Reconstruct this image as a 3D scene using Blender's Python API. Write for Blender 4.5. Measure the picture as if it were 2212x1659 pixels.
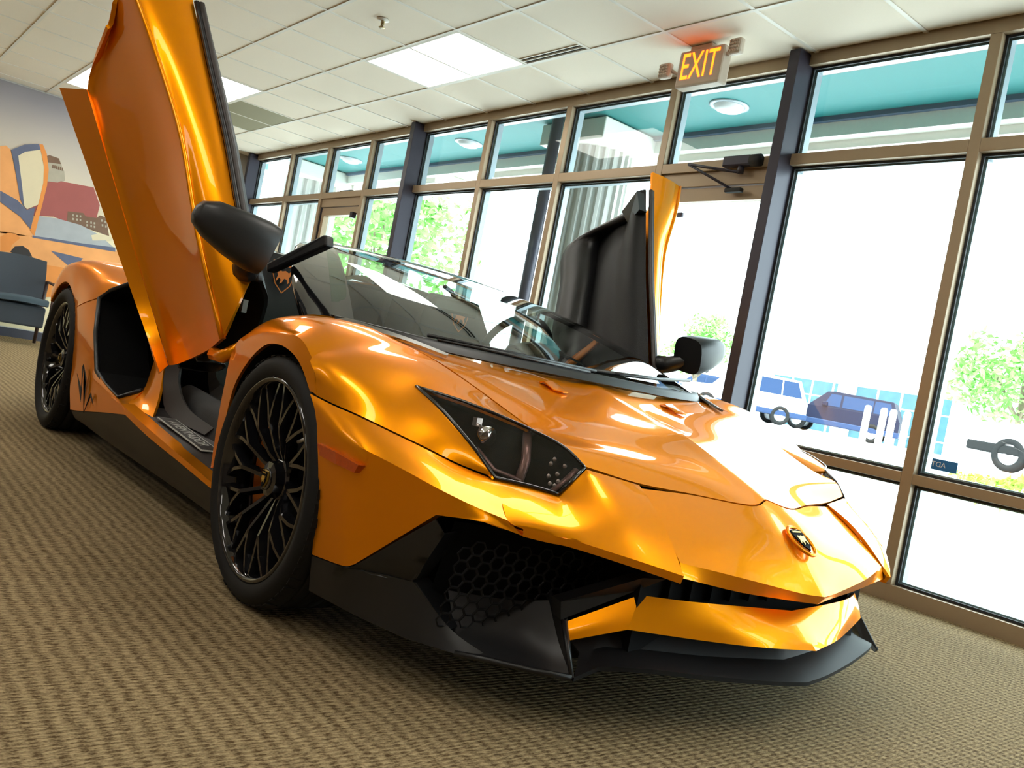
import bpy, bmesh, math, random
from mathutils import Vector, Matrix
from math import sin, cos, pi, radians

for _o in list(bpy.data.objects):
    bpy.data.objects.remove(_o)
SC = bpy.context.scene
COL = SC.collection

# ------------------------------------------------------------------ camera
# world frame: x = direction the car faces, y = towards the window wall, z up;
# the origin lies on the carpet under the middle of the front axle
yaw, pit, rol = -0.8945, -0.0155, 0.1935
fw = Vector((sin(yaw)*cos(pit), cos(yaw)*cos(pit), sin(pit)))
rt = Vector((cos(yaw), -sin(yaw), 0))
up = rt.cross(fw)
r2 = cos(rol)*rt + sin(rol)*up
u2 = -sin(rol)*rt + cos(rol)*up
cam_d = bpy.data.cameras.new('camera')
cam = bpy.data.objects.new('camera', cam_d)
COL.objects.link(cam)
cam_d.sensor_fit = 'HORIZONTAL'
cam_d.sensor_width = 36.0
cam_d.lens = 36.0*1901.0/2212.0
cam_d.clip_start = 0.02
cam_d.clip_end = 400
M = Matrix.Identity(4)
for i in range(3):
    M[i][0] = r2[i]; M[i][1] = u2[i]; M[i][2] = -fw[i]
M.translation = Vector((2.144, -1.9295, 0.7301))
cam.matrix_world = M
SC.camera = cam

# ------------------------------------------------------------------ light and exposure
SC.view_settings.view_transform = 'Standard'
SC.view_settings.look = 'None'
SC.view_settings.gamma = 1.0
SC.view_settings.use_curve_mapping = False
SC.view_settings.exposure = 0.0
W = bpy.data.worlds.new('world'); SC.world = W
W.use_nodes = True
nt = W.node_tree; nt.nodes.clear()
bg = nt.nodes.new('ShaderNodeBackground'); wo = nt.nodes.new('ShaderNodeOutputWorld')
bg.inputs[0].default_value = (0.86, 0.94, 1.0, 1); bg.inputs[1].default_value = 9.0
nt.links.new(bg.outputs[0], wo.inputs[0])
sun_d = bpy.data.lights.new('sun', 'SUN'); sun_d.energy = 9.0; sun_d.angle = 0.01
sun_d.color = (1.0, 0.96, 0.9)
sun = bpy.data.objects.new('sun', sun_d); COL.objects.link(sun)
sun.rotation_euler = (radians(28), radians(14), 0)      # high, slightly behind this building
PANEL_EMIT = 10.0
try:                                                     # light path depth only
    SC.cycles.max_bounces = 8; SC.cycles.diffuse_bounces = 4; SC.cycles.glossy_bounces = 4
    SC.cycles.transparent_max_bounces = 12; SC.cycles.caustics_reflective = False; SC.cycles.caustics_refractive = False
except AttributeError:
    pass

# ------------------------------------------------------------------ materials
MAT = {}
def mat(name, col, rough=0.5, metal=0.0, coat=0.0, spec=0.5, noise=0.0, nscale=40.0, bump=0.0, bscale=200.0, emit=None, coat_rough=0.03, coat_ior=1.5):
    m = bpy.data.materials.new(name); m.use_nodes = True
    n = m.node_tree; b = n.nodes['Principled BSDF']
    b.inputs['Base Color'].default_value = (*col, 1)
    b.inputs['Roughness'].default_value = rough
    b.inputs['Metallic'].default_value = metal
    b.inputs['Coat Weight'].default_value = coat
    b.inputs['Coat Roughness'].default_value = coat_rough
    b.inputs['Specular IOR Level'].default_value = spec
    b.inputs['Coat IOR'].default_value = coat_ior
    tc = n.nodes.new('ShaderNodeTexCoord')
    if noise > 0:
        t = n.nodes.new('ShaderNodeTexNoise'); t.inputs['Scale'].default_value = nscale; t.inputs['Detail'].default_value = 4
        n.links.new(tc.outputs['Object'], t.inputs['Vector'])
        r = n.nodes.new('ShaderNodeMapRange')
        r.inputs['To Min'].default_value = 1-noise; r.inputs['To Max'].default_value = 1+noise
        n.links.new(t.outputs['Fac'], r.inputs['Value'])
        mx = n.nodes.new('ShaderNodeVectorMath'); mx.operation = 'SCALE'
        mx.inputs[0].default_value = col
        n.links.new(r.outputs['Result'], mx.inputs['Scale'])
        n.links.new(mx.outputs['Vector'], b.inputs['Base Color'])
    if bump > 0:
        t = n.nodes.new('ShaderNodeTexNoise'); t.inputs['Scale'].default_value = bscale; t.inputs['Detail'].default_value = 2
        n.links.new(tc.outputs['Object'], t.inputs['Vector'])
        bp = n.nodes.new('ShaderNodeBump'); bp.inputs['Strength'].default_value = bump; bp.inputs['Distance'].default_value = 0.002
        n.links.new(t.outputs['Fac'], bp.inputs['Height']); n.links.new(bp.outputs['Normal'], b.inputs['Normal'])
    if emit:
        b.inputs['Emission Color'].default_value = (*emit[0], 1); b.inputs['Emission Strength'].default_value = emit[1]
    MAT[name] = m
    return m

def glass(name, tint, ior=1.5, mirror=1.0, rough=0.0):
    """thin pane: transparent sheet with Fresnel reflection"""
    m = bpy.data.materials.new(name); m.use_nodes = True
    n = m.node_tree; n.nodes.clear()
    out = n.nodes.new('ShaderNodeOutputMaterial'); mix = n.nodes.new('ShaderNodeMixShader')
    tr = n.nodes.new('ShaderNodeBsdfTransparent'); tr.inputs[0].default_value = (*tint, 1)
    gl = n.nodes.new('ShaderNodeBsdfGlossy'); gl.inputs['Roughness'].default_value = rough
    # Schlick reflectance, same from both sides of the sheet
    ge = n.nodes.new('ShaderNodeNewGeometry'); dt = n.nodes.new('ShaderNodeVectorMath'); dt.operation = 'DOT_PRODUCT'
    n.links.new(ge.outputs['Normal'], dt.inputs[0]); n.links.new(ge.outputs['Incoming'], dt.inputs[1])
    ab = n.nodes.new('ShaderNodeMath'); ab.operation = 'ABSOLUTE'; n.links.new(dt.outputs['Value'], ab.inputs[0])
    on = n.nodes.new('ShaderNodeMath'); on.operation = 'SUBTRACT'; on.inputs[0].default_value = 1.0; n.links.new(ab.outputs[0], on.inputs[1])
    pw = n.nodes.new('ShaderNodeMath'); pw.operation = 'POWER'; pw.inputs[1].default_value = 5.0; n.links.new(on.outputs[0], pw.inputs[0])
    r0 = ((ior-1)/(ior+1))**2
    fr = n.nodes.new('ShaderNodeMath'); fr.operation = 'MULTIPLY_ADD'; fr.inputs[1].default_value = 1-r0; fr.inputs[2].default_value = r0
    n.links.new(pw.outputs[0], fr.inputs[0])
    mu = n.nodes.new('ShaderNodeMath'); mu.operation = 'MULTIPLY'; mu.inputs[1].default_value = mirror; mu.use_clamp = True
    n.links.new(fr.outputs[0], mu.inputs[0]); n.links.new(mu.outputs[0], mix.inputs[0])
    n.links.new(tr.outputs[0], mix.inputs[1]); n.links.new(gl.outputs[0], mix.inputs[2])
    n.links.new(mix.outputs[0], out.inputs[0])
    MAT[name] = m
    return m

mat('paint', (0.92, 0.30, 0.0005), rough=0.33, metal=0.78, coat=0.65, noise=0.015, nscale=900, coat_rough=0.015, coat_ior=1.35)
MAT['paint'].node_tree.nodes['Principled BSDF'].inputs['Specular Tint'].default_value = (1.0, 0.52, 0.08, 1)
mat('satin_black', (0.006, 0.006, 0.007), rough=0.42, noise=0.1, nscale=300)
mat('matt_black', (0.004, 0.004, 0.005), rough=0.55, spec=0.22, noise=0.1)
mat('gloss_black', (0.006, 0.006, 0.007), rough=0.07, coat=0.6, noise=0.05)
mat('deep_black', (0.0012, 0.0012, 0.0016), rough=0.8, spec=0.15, noise=0.1)
mat('rubber', (0.006, 0.006, 0.006), rough=0.7, spec=0.3, noise=0.15, nscale=120)
mat('leather', (0.007, 0.007, 0.008), rough=0.6, spec=0.35, noise=0.1, bump=0.3, bscale=350)
mat('brown_black', (0.030, 0.022, 0.020), rough=0.5, noise=0.08)
mat('orange_trim', (0.75, 0.20, 0.02), rough=0.6, noise=0.05)
mat('caliper', (0.50, 0.13, 0.012), rough=0.35, noise=0.1)
mat('steel', (0.35, 0.34, 0.33), rough=0.3, metal=1.0, noise=0.08)
mat('chrome', (0.75, 0.75, 0.75), rough=0.08, metal=1.0, noise=0.02)
mat('gold', (0.75, 0.50, 0.10), rough=0.3, metal=0.8, noise=0.05)
mat('marker_red', (0.55, 0.075, 0.003), rough=0.3, coat=0.15, noise=0.25, nscale=160)
mat('lamp_grey', (0.42, 0.29, 0.28), rough=0.3, metal=0.4, noise=0.08)
mat('lamp_lens', (0.75, 0.75, 0.75), rough=0.1, metal=0.6, noise=0.05)
mat('plate_white', (0.60, 0.60, 0.56), rough=0.5, noise=0.05)
mat('bronze_alu', (0.35, 0.255, 0.16), rough=0.42, metal=0.25, noise=0.04, nscale=60)
mat('dark_alu', (0.035, 0.030, 0.045), rough=0.4, metal=0.3, noise=0.06)
mat('gasket', (0.012, 0.014, 0.018), rough=0.6, noise=0.1)
mat('grey_alu', (0.36, 0.42, 0.46), rough=0.4, metal=0.3, noise=0.05)
mat('wall_paint', (0.20, 0.145, 0.105), rough=0.8, noise=0.03, nscale=8)
mat('wall_pale', (0.62, 0.60, 0.58), rough=0.8, noise=0.03, nscale=8)
mat('tile_white', (0.88, 0.78, 0.645), rough=0.9, noise=0.05, nscale=260, bump=0.25, bscale=260)
mat('grid_white', (0.78, 0.73, 0.64), rough=0.5, noise=0.03)
mat('tile_khaki', (0.30, 0.27, 0.17), rough=0.8, noise=0.06, nscale=90)
mat('slot_black', (0.015, 0.015, 0.015), rough=0.7, noise=0.1)
mat('panel_light', (1, 1, 1), rough=0.5, noise=0.01, emit=((1.0, 0.95, 0.86), PANEL_EMIT))
mat('sign_cream', (0.66, 0.56, 0.46), rough=0.5, noise=0.03)
mat('sign_glow', (0.9, 0.35, 0.02), rough=0.5, noise=0.05, emit=((1.0, 0.11, 0.004), 6.0))
mat('lamp_clear', (0.70, 0.58, 0.48), rough=0.25, noise=0.1)
mat('teal', (0.001, 0.165, 0.165), rough=0.6, noise=0.05, nscale=5)
mat('edge_blue', (0.05, 0.09, 0.15), rough=0.6, noise=0.05)
mat('fascia', (0.82, 0.79, 0.72), rough=0.7, noise=0.05)
mat('column_metal', (0.46, 0.45, 0.42), rough=0.5, noise=0.06, nscale=12)
mat('concrete', (0.72, 0.72, 0.72), rough=0.9, noise=0.06, nscale=2)
mat('facade', (0.85, 0.86, 0.86), rough=0.8, noise=0.03, nscale=3)
mat('far_glass', (0.05, 0.12, 0.15), rough=0.4, spec=0.2, noise=0.3, nscale=3)
mat('far_frame', (0.75, 0.78, 0.78), rough=0.5, noise=0.05)
mat('joint_teal', (0.30, 0.50, 0.50), rough=0.7, noise=0.05)
mat('leaf', (0.20, 0.46, 0.10), rough=0.6, noise=0.5, nscale=4)
mat('leaf_light', (0.42, 0.60, 0.10), rough=0.6, noise=0.4, nscale=8)
mat('bark', (0.22, 0.17, 0.12), rough=0.9, noise=0.3)
mat('suv_dark', (0.010, 0.012, 0.03), rough=0.5, spec=0.15, noise=0.1)
mat('suv_white', (0.85, 0.87, 0.9), rough=0.3, coat=0.5, noise=0.03)
mat('suv_blue', (0.02, 0.04, 0.10), rough=0.5, spec=0.2, noise=0.1)
mat('car_window', (0.012, 0.03, 0.08), rough=0.3, spec=0.2, noise=0.1)
mat('post_white', (0.85, 0.82, 0.74), rough=0.7, noise=0.05)
mat('blue_sign', (0.02, 0.16, 0.42), rough=0.5, noise=0.1)
mat('white_print', (0.85, 0.85, 0.85), rough=0.6, noise=0.03)
mat('navy_fabric', (0.042, 0.050, 0.062), rough=0.9, noise=0.2, nscale=300)
mat('teal_fabric', (0.050, 0.075, 0.095), rough=0.9, noise=0.2, nscale=300)
mat('dark_wood', (0.045, 0.022, 0.020), rough=0.4, noise=0.25, nscale=30)
mat('baseboard', (0.05, 0.05, 0.07), rough=0.6, noise=0.1)
mat('sensor_white', (0.7, 0.7, 0.7), rough=0.5, noise=0.03)
mat('brass', (0.35, 0.28, 0.15), rough=0.35, metal=0.9, noise=0.1)
# mural print colours
mat('mural_orange', (0.78, 0.28, 0.06), rough=0.75, noise=0.12, nscale=6)
mat('mural_amber', (0.85, 0.38, 0.13), rough=0.75, noise=0.30, nscale=2.6)
mat('mural_blue', (0.12, 0.135, 0.21), rough=0.75, noise=0.2, nscale=7)
mat('mural_glass', (0.40, 0.42, 0.44), rough=0.75, noise=0.2, nscale=5)
mat('mural_brick', (0.36, 0.10, 0.09), rough=0.75, noise=0.1, nscale=5)
mat('mural_stone', (0.42, 0.38, 0.30), rough=0.75, noise=0.15, nscale=9)
mat('mural_brown', (0.19, 0.11, 0.07), rough=0.75, noise=0.2, nscale=9)
mat('mural_dark', (0.035, 0.03, 0.03), rough=0.75, noise=0.2, nscale=9)
mat('mural_cream', (0.72, 0.62, 0.42), rough=0.75, noise=0.08, nscale=5)
glass('pane_glass', (0.90, 0.97, 0.96), mirror=0.6)
glass('wind_glass', (0.62, 0.74, 0.66), ior=1.55, mirror=1.15)
glass('lamp_glass', (0.60, 0.54, 0.52), ior=1.5, mirror=1.2)

def mural_sky():
    m = bpy.data.materials.new('mural_sky'); m.use_nodes = True
    n = m.node_tree; b = n.nodes['Principled BSDF']; b.inputs['Roughness'].default_value = 0.8
    tc = n.nodes.new('ShaderNodeTexCoord'); t = n.nodes.new('ShaderNodeTexNoise')
    t.inputs['Scale'].default_value = 1.1; t.inputs['Detail'].default_value = 5
    sep = n.nodes.new('ShaderNodeSeparateXYZ'); n.links.new(tc.outputs['Object'], sep.inputs[0])
    r = n.nodes.new('ShaderNodeMapRange'); r.inputs['From Min'].default_value = 1.2; r.inputs['From Max'].default_value = 2.9
    n.links.new(sep.outputs['Z'], r.inputs['Value'])
    a = n.nodes.new('ShaderNodeMath'); a.operation = 'MULTIPLY_ADD'; a.inputs[1].default_value = 0.35
    n.links.new(t.outputs['Fac'], a.inputs[0]); n.links.new(r.outputs['Result'], a.inputs[2])
    cr = n.nodes.new('ShaderNodeValToRGB'); n.links.new(a.outputs[0], cr.inputs[0])
    e = cr.color_ramp.elements
    e[0].position = 0.1; e[0].color = (0.92, 0.80, 0.50, 1)
    e[1].position = 1.0; e[1].color = (0.36, 0.33, 0.36, 1)
    k = cr.color_ramp.elements.new(0.6); k.color = (0.62, 0.55, 0.45, 1)
    n.links.new(cr.outputs[0], b.inputs['Base Color'])
    MAT['mural_sky'] = m
mural_sky()

def carpet():
    m = bpy.data.materials.new('carpet'); m.use_nodes = True
    n = m.node_tree; b = n.nodes['Principled BSDF']; b.inputs['Roughness'].default_value = 0.95
    b.inputs['Specular IOR Level'].default_value = 0.1
    tc = n.nodes.new('ShaderNodeTexCoord'); sep = n.nodes.new('ShaderNodeSeparateXYZ')
    n.links.new(tc.outputs['Object'], sep.inputs[0])
    def noise(scale, vec, det=3):
        t = n.nodes.new('ShaderNodeTexNoise'); t.inputs['Scale'].default_value = scale; t.inputs['Detail'].default_value = det
        mp = n.nodes.new('ShaderNodeMapping'); mp.inputs['Scale'].default_value = vec
        n.links.new(tc.outputs['Object'], mp.inputs['Vector']); n.links.new(mp.outputs['Vector'], t.inputs['Vector'])
        return t.outputs['Fac']
    def math_(op, a, bb, c=None):
        q = n.nodes.new('ShaderNodeMath'); q.operation = op
        for i, v in enumerate((a, bb, c)):
            if v is None: continue
            if isinstance(v, (int, float)): q.inputs[i].default_value = v
            else: n.links.new(v, q.inputs[i])
        return q.outputs[0]
    # stripes run along x, period 36 mm across y; ribs run along y, period 15 mm along x
    wob = math_('MULTIPLY', noise(9, (1, 1, 1)), 0.03)
    ys = math_('ADD', sep.outputs['Y'], wob)
    st = math_('SINE', math_('MULTIPLY', ys, 2*pi/0.0365), 0)
    wob2 = math_('MULTIPLY', noise(40, (1, 1, 1)), 0.010)
    xs = math_('ADD', sep.outputs['X'], wob2)
    rb = math_('SINE', math_('MULTIPLY', xs, 2*pi/0.0145), 0)
    nz = noise(1, (210, 60, 1), 4)
    nz2 = noise(240, (1, 1, 1), 2)
    f = math_('MULTIPLY_ADD', st, 0.13, 0.5)
    f = math_('MULTIPLY_ADD', rb, 0.10, f)
    f = math_('MULTIPLY_ADD', math_('SUBTRACT', nz, 0.5), 1.7, f)
    f = math_('MULTIPLY_ADD', math_('SUBTRACT', nz2, 0.5), 0.7, f)
    cr = n.nodes.new('ShaderNodeValToRGB'); n.links.new(f, cr.inputs[0])
    e = cr.color_ramp.elements
    e[0].position = 0.15; e[0].color = (0.085, 0.052, 0.022, 1)
    e[1].position = 0.85; e[1].color = (0.40, 0.30, 0.165, 1)
    n.links.new(cr.outputs[0], b.inputs['Base Color'])
    h = math_('MULTIPLY_ADD', rb, 0.35, math_('MULTIPLY', nz, 1.0))
    bp = n.nodes.new('ShaderNodeBump'); bp.inputs['Strength'].default_value = 0.7; bp.inputs['Distance'].default_value = 0.004
    n.links.new(h, bp.inputs['Height']); n.links.new(bp.outputs['Normal'], b.inputs['Normal'])
    MAT['carpet'] = m
carpet()

# ------------------------------------------------------------------ mesh helpers
class MB:
    """collects shapes; build() links them as ONE mesh object"""
    def __init__(s): s.v = []; s.f = []; s.smooth = []
    def add(s, vs, fs, smooth=False):
        o = len(s.v); s.v += [tuple(p) for p in vs]
        for f in fs: s.f.append(tuple(i+o for i in f)); s.smooth.append(smooth)
        return s
    def box(s, x0, x1, y0, y1, z0, z1):
        v = [(x, y, z) for x in (x0, x1) for y in (y0, y1) for z in (z0, z1)]
        return s.add(v, [(0,1,3,2),(4,6,7,5),(0,4,5,1),(2,3,7,6),(0,2,6,4),(1,5,7,3)])
    def prism(s, poly, d):
        """poly: list of 3D points (planar), extruded by vector d"""
        n = len(poly); d = Vector(d)
        v = [Vector(p) for p in poly] + [Vector(p)+d for p in poly]
        fs = [tuple(range(n)), tuple(range(2*n-1, n-1, -1))] + [(i, (i+1) % n, n+(i+1) % n, n+i) for i in range(n)]
        return s.add(v, fs)
    def tube(s, pts, r, seg=8, cap=True, smooth=True, flat=1.0):
        pts = [Vector(p) for p in pts]; n = len(pts); vs = []; fs = []
        rr = r if isinstance(r, (list, tuple)) else [r]*n
        ref = None
        for i, p in enumerate(pts):
            t = (pts[min(i+1, n-1)]-pts[max(i-1, 0)]).normalized()
            if ref is None:
                ref = Vector((0, 0, 1)) if abs(t.z) < 0.9 else Vector((1, 0, 0))
            a = t.cross(ref).normalized(); b = a.cross(t).normalized(); ref = b
            for k in range(seg):
                q = 2*pi*k/seg
                vs.append(p+a*cos(q)*rr[i]+b*sin(q)*rr[i]*flat)
        for i in range(n-1):
            for k in range(seg):
                fs.append((i*seg+k, i*seg+(k+1) % seg, (i+1)*seg+(k+1) % seg, (i+1)*seg+k))
        if cap: fs += [tuple(range(seg-1, -1, -1)), tuple((n-1)*seg+k for k in range(seg))]
        return s.add(vs, fs, smooth)
    def lathe(s, prof, centre, axis='y', seg=48, smooth=True, closed=False):
        """prof: (radius, offset along axis)"""
        c = Vector(centre); vs = []; fs = []; n = len(prof)
        for k in range(seg):
            q = 2*pi*k/seg
            for r, a in prof:
                if axis == 'y': vs.append(c+Vector((r*cos(q), a, r*sin(q))))
                elif axis == 'z': vs.append(c+Vector((r*cos(q), r*sin(q), a)))
                else: vs.append(c+Vector((a, r*cos(q), r*sin(q))))
        m = n if closed else n-1
        for k in range(seg):
            for i in range(m):
                fs.append((k*n+i, k*n+(i+1) % n, ((k+1) % seg)*n+(i+1) % n, ((k+1) % seg)*n+i))
        return s.add(vs, fs, smooth)
    def grid(s, G, smooth=True):
        nr, nc = len(G), len(G[0])
        return s.add([p for r in G for p in r],
                     [(i*nc+j, i*nc+j+1, (i+1)*nc+j+1, (i+1)*nc+j) for i in range(nr-1) for j in range(nc-1)], smooth)
    def build(s, name, material, parent=None, solid=0.0, bevel=0.0, normals=True, weld=0.0, smooth=0, sharp=32, ref=(-0.8, 0, 0.35)):
        """solid: panel thickness, grown inwards (away from the outside seen from ref)"""
        me = bpy.data.meshes.new(name)
        me.from_pydata(s.v, [], s.f)
        me.polygons.foreach_set('use_smooth', s.smooth)
        if normals or weld or solid:
            bm = bmesh.new(); bm.from_mesh(me)
            if weld: bmesh.ops.remove_doubles(bm, verts=bm.verts, dist=weld)
            if smooth:
                for _ in range(smooth):
                    vs = [v for v in bm.verts if not v.is_boundary and all(len(e.link_faces) < 2 or e.calc_face_angle(0) < radians(sharp) for e in v.link_edges)]
                    bmesh.ops.smooth_vert(bm, verts=vs, factor=0.5, use_axis_x=True, use_axis_y=True, use_axis_z=True)
            bmesh.ops.recalc_face_normals(bm, faces=bm.faces)
            if solid:
                d = sum((f.calc_center_median()-Vector(ref)).dot(f.normal)*f.calc_area() for f in bm.faces)
                if d < 0: bmesh.ops.reverse_faces(bm, faces=bm.faces)
                bm.normal_update()
                n = len(bm.verts); bm.verts.index_update()
                co = [v.co.copy() for v in bm.verts]; bk = [v.co-v.normal*solid for v in bm.verts]
                V = co+bk; Fc = []; Sm = []
                for f in bm.faces:
                    ix = [v.index for v in f.verts]
                    Fc.append(ix); Sm.append(f.smooth); Fc.append([i+n for i in reversed(ix)]); Sm.append(f.smooth)
                for e in bm.edges:
                    if e.is_boundary:
                        i, j = e.verts[0].index, e.verts[1].index; o = len(V)
                        V += [co[i], co[j], bk[j], bk[i]]; Fc.append([o, o+1, o+2, o+3]); Sm.append(False)
                bm.free(); bpy.data.meshes.remove(me)
                me = bpy.data.meshes.new(name); me.from_pydata(V, [], Fc); me.polygons.foreach_set('use_smooth', Sm)
            else:
                bm.to_mesh(me); bm.free()
            if weld: me.set_sharp_from_angle(angle=radians(sharp))
        me.materials.append(MAT[material]); me.update()
        o = bpy.data.objects.new(name, me); COL.objects.link(o)
        if parent: o.parent = parent
        if bevel:
            b = o.modifiers.new('bevel', 'BEVEL'); b.width = bevel; b.segments = 2; b.limit_method = 'ANGLE'; b.angle_limit = radians(35)
        return o

def empty(name, loc=(0, 0, 0), rz=0.0):
    o = bpy.data.objects.new(name, None); COL.objects.link(o)
    o.location = loc; o.rotation_euler = (0, 0, rz); o.empty_display_size = 0.1
    return o
def tag(o, label=None, cat=None, group=None, kind=None):
    if label: o['label'] = label
    if cat: o['category'] = cat
    if group: o['group'] = group
    if kind: o['kind'] = kind
    return o
def copy_tree(o, parent=None):
    c = o.copy(); COL.objects.link(c); c.parent = parent
    for ch in [q for q in bpy.data.objects if q.parent == o]: copy_tree(ch, c)
    return c
def inst(src, name, loc, parent, rot=None):
    o = bpy.data.objects.new(name, src.data); COL.objects.link(o); o.location = loc; o.parent = parent
    if rot: o.rotation_euler = rot
    return o

def crv(P, n, cuts=()):
    """Catmull-Rom through P, tangents broken at indices in cuts"""
    P = [Vector(p) for p in P]; out = []
    b = [0]+sorted(cuts)+[len(P)-1]
    for a, c in zip(b[:-1], b[1:]):
        Q = P[a:c+1]
        for i in range(len(Q)-1):
            p1, p2 = Q[i], Q[i+1]
            p0 = Q[i-1] if i > 0 else p1*2-p2
            p3 = Q[i+2] if i+2 < len(Q) else p2*2-p1
            for k in range(n):
                t = k/n
                out.append(0.5*((2*p1)+(p2-p0)*t+(2*p0-5*p1+4*p2-p3)*t*t+(3*p1-p0-3*p2+p3)*t**3))
    out.append(P[-1])
    return out
def surf(rows, nu=4, nv=4, ccuts=(), rcuts=()):
    R = [crv(r, nu, ccuts) for r in rows]
    cols = [crv([r[j] for r in R], nv, rcuts) for j in range(len(R[0]))]
    return [[cols[j][i] for j in range(len(cols))] for i in range(len(cols[0]))]
def side(G, s):
    """(x, w, z) grid, w measured outboard, to world; s=-1 right side of the car, +1 left"""
    return [[Vector((p[0], s*p[1], p[2])) for p in r] for r in G]
def sp(p, s): return Vector((p[0], s*p[1], p[2]))
def lerp(a, b, t): return tuple(a[i]+(b[i]-a[i])*t for i in range(3))

def text_mesh(body, name, material, parent, M4, size, depth=0.001, shear=0.0, align='CENTER', sx=1.0, space=1.0):
    cu = bpy.data.curves.new(name, 'FONT'); cu.body = body; cu.size = size; cu.align_x = align; cu.align_y = 'CENTER'
    cu.extrude = depth; cu.shear = shear; cu.space_character = space; cu.resolution_u = 3
    t = bpy.data.objects.new(name, cu); COL.objects.link(t)
    dg = bpy.context.evaluated_depsgraph_get()
    me = bpy.data.meshes.new_from_object(t.evaluated_get(dg))
    bpy.data.objects.remove(t)
    me.transform(M4 @ Matrix.Diagonal((sx, 1, 1, 1)))
    me.materials.clear(); me.materials.append(MAT[material])
    o = bpy.data.objects.new(name, me); COL.objects.link(o); o.parent = parent
    return o
def frame(o, x, y):
    """4x4 with origin o, x and y axes given"""
    x = Vector(x).normalized(); y = Vector(y); y = (y-x*y.dot(x)).normalized(); z = x.cross(y)
    m = Matrix.Identity(4)
    for i in range(3):
        m[i][0] = x[i]; m[i][1] = y[i]; m[i][2] = z[i]
    m.translation = Vector(o)
    return m

# ------------------------------------------------------------------ room shell
H = 2.80; YW = 2.20; XB = -9.30; XF = 5.6; YB = -6.2
tag(MB().box(XB-.1, XF+.1, YB-.1, YW+.15, -.12, 0).build('floor', 'carpet'), 'ribbed tan and brown striped carpet', kind='structure')
wb = tag(MB().box(XB-.12, XB, YB, YW+.12, 0, H+.15).build('wall_back', 'wall_pale'), kind='structure')
tag(MB().box(XF, XF+.12, YB, YW+.12, 0, H+.15).build('wall_front', 'wall_paint'), kind='structure')
tag(MB().box(XB, XF, YB-.12, YB, 0, H+.15).build('wall_right', 'wall_paint'), kind='structure')
tag(MB().box(XB, XB+.012, YB, YW, 0, .10).build('baseboard_back', 'baseboard'), kind='structure')

# ceiling: slab above, tees, tiles
ceil = tag(MB().box(XB-.1, XF+.1, YB-.1, YW+.12, H+.03, H+.15).build('ceiling', 'grid_white'), kind='structure')
TX = [-0.27+0.625*k for k in range(-15, 10)]
TY = [1.615-0.605*k for k in range(0, 13)]
def xs_(i): return TX[i]
lights = []
def cell(ix, iy): return (round(TX[ix], 3), round(TY[iy], 3))
XL = [XB]+[x for x in TX if XB+.05 < x < XF-.05]+[XF]
YL = [YB]+[y for y in reversed(TY) if YB+.05 < y < YW-.05]+[YW]
for x in XL[1:-1]: MB().box(x-.012, x+.012, YB, YW, H-.001, H+.03).build('ceiling_tee', 'grid_white', ceil)
for y in YL[1:-1]: MB().box(XB, XF, y-.012, y+.012, H-.002, H+.03).build('ceiling_tee', 'grid_white', ceil)
def near(v, L): return min(range(len(L)), key=lambda i: abs(L[i]-v))
# light panels: (x of right end, y of far edge) two cells long in x
LP = [(-2.785, 1.615), (-5.90, 1.01), (-7.16, .405), (0.98, .405), (0.98, -2.015), (-2.785, -2.015), (-5.90, -2.015), (3.48, 1.01), (-2.785, -.20), (3.48, -2.62), (-1.52, -4.43), (-6.5, -4.43), (1.6, -4.43)]
used = set(); LPC = []
for k, (x, y) in enumerate(LP):
    i = near(x, XL); j = near(y, YL)
    LPC.append((i, j)); used |= {(i-1, j-1), (i-2, j-1)}
KH = []
for x in (-6.5, -7.13):
    i = near(x, XL); j = near(1.615, YL); KH.append((i-1, j-1)); used.add((i-1, j-1))
# slot diffuser takes a strip of one cell
si = near(-2.16, XL)-1; sj = near(1.615, YL)-1
proto = {}
far_tiles = MB()
ntile = 0
for i in range(len(XL)-1):
    for j in range(len(YL)-1):
        if (i, j) in used: continue
        x0, x1, y0, y1 = XL[i]+.010, XL[i+1]-.010, YL[j]+.010, YL[j+1]-.010
        if (i, j) == (si, sj): y1 -= .085
        vis = XL[i] < 0.9 and YL[j+1] > -1.3
        if not vis:
            far_tiles.box(x0, x1, y0, y1, H+.004, H+.022); continue
        key = (round(x1-x0, 3), round(y1-y0, 3))
        if key not in proto:
            w, d = (x1-x0)/2, (y1-y0)/2
            proto[key] = MB().box(-w, w, -d, d, 0, .018).build('ceiling_tile', 'tile_white', ceil)
            o = proto[key]; o.location = ((x0+x1)/2, (y0+y1)/2, H+.004)
        else:
            inst(proto[key], 'ceiling_tile', ((x0+x1)/2, (y0+y1)/2, H+.004), ceil)
o = far_tiles.build('ceiling_tile', 'tile_white', ceil); o['kind'] = 'stuff'
for (i, j) in KH:
    MB().box(XL[i]+.011, XL[i+1]-.011, YL[j]+.011, YL[j+1]-.011, H+.001, H+.02).build('return_grille', 'tile_khaki', ceil)
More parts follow.
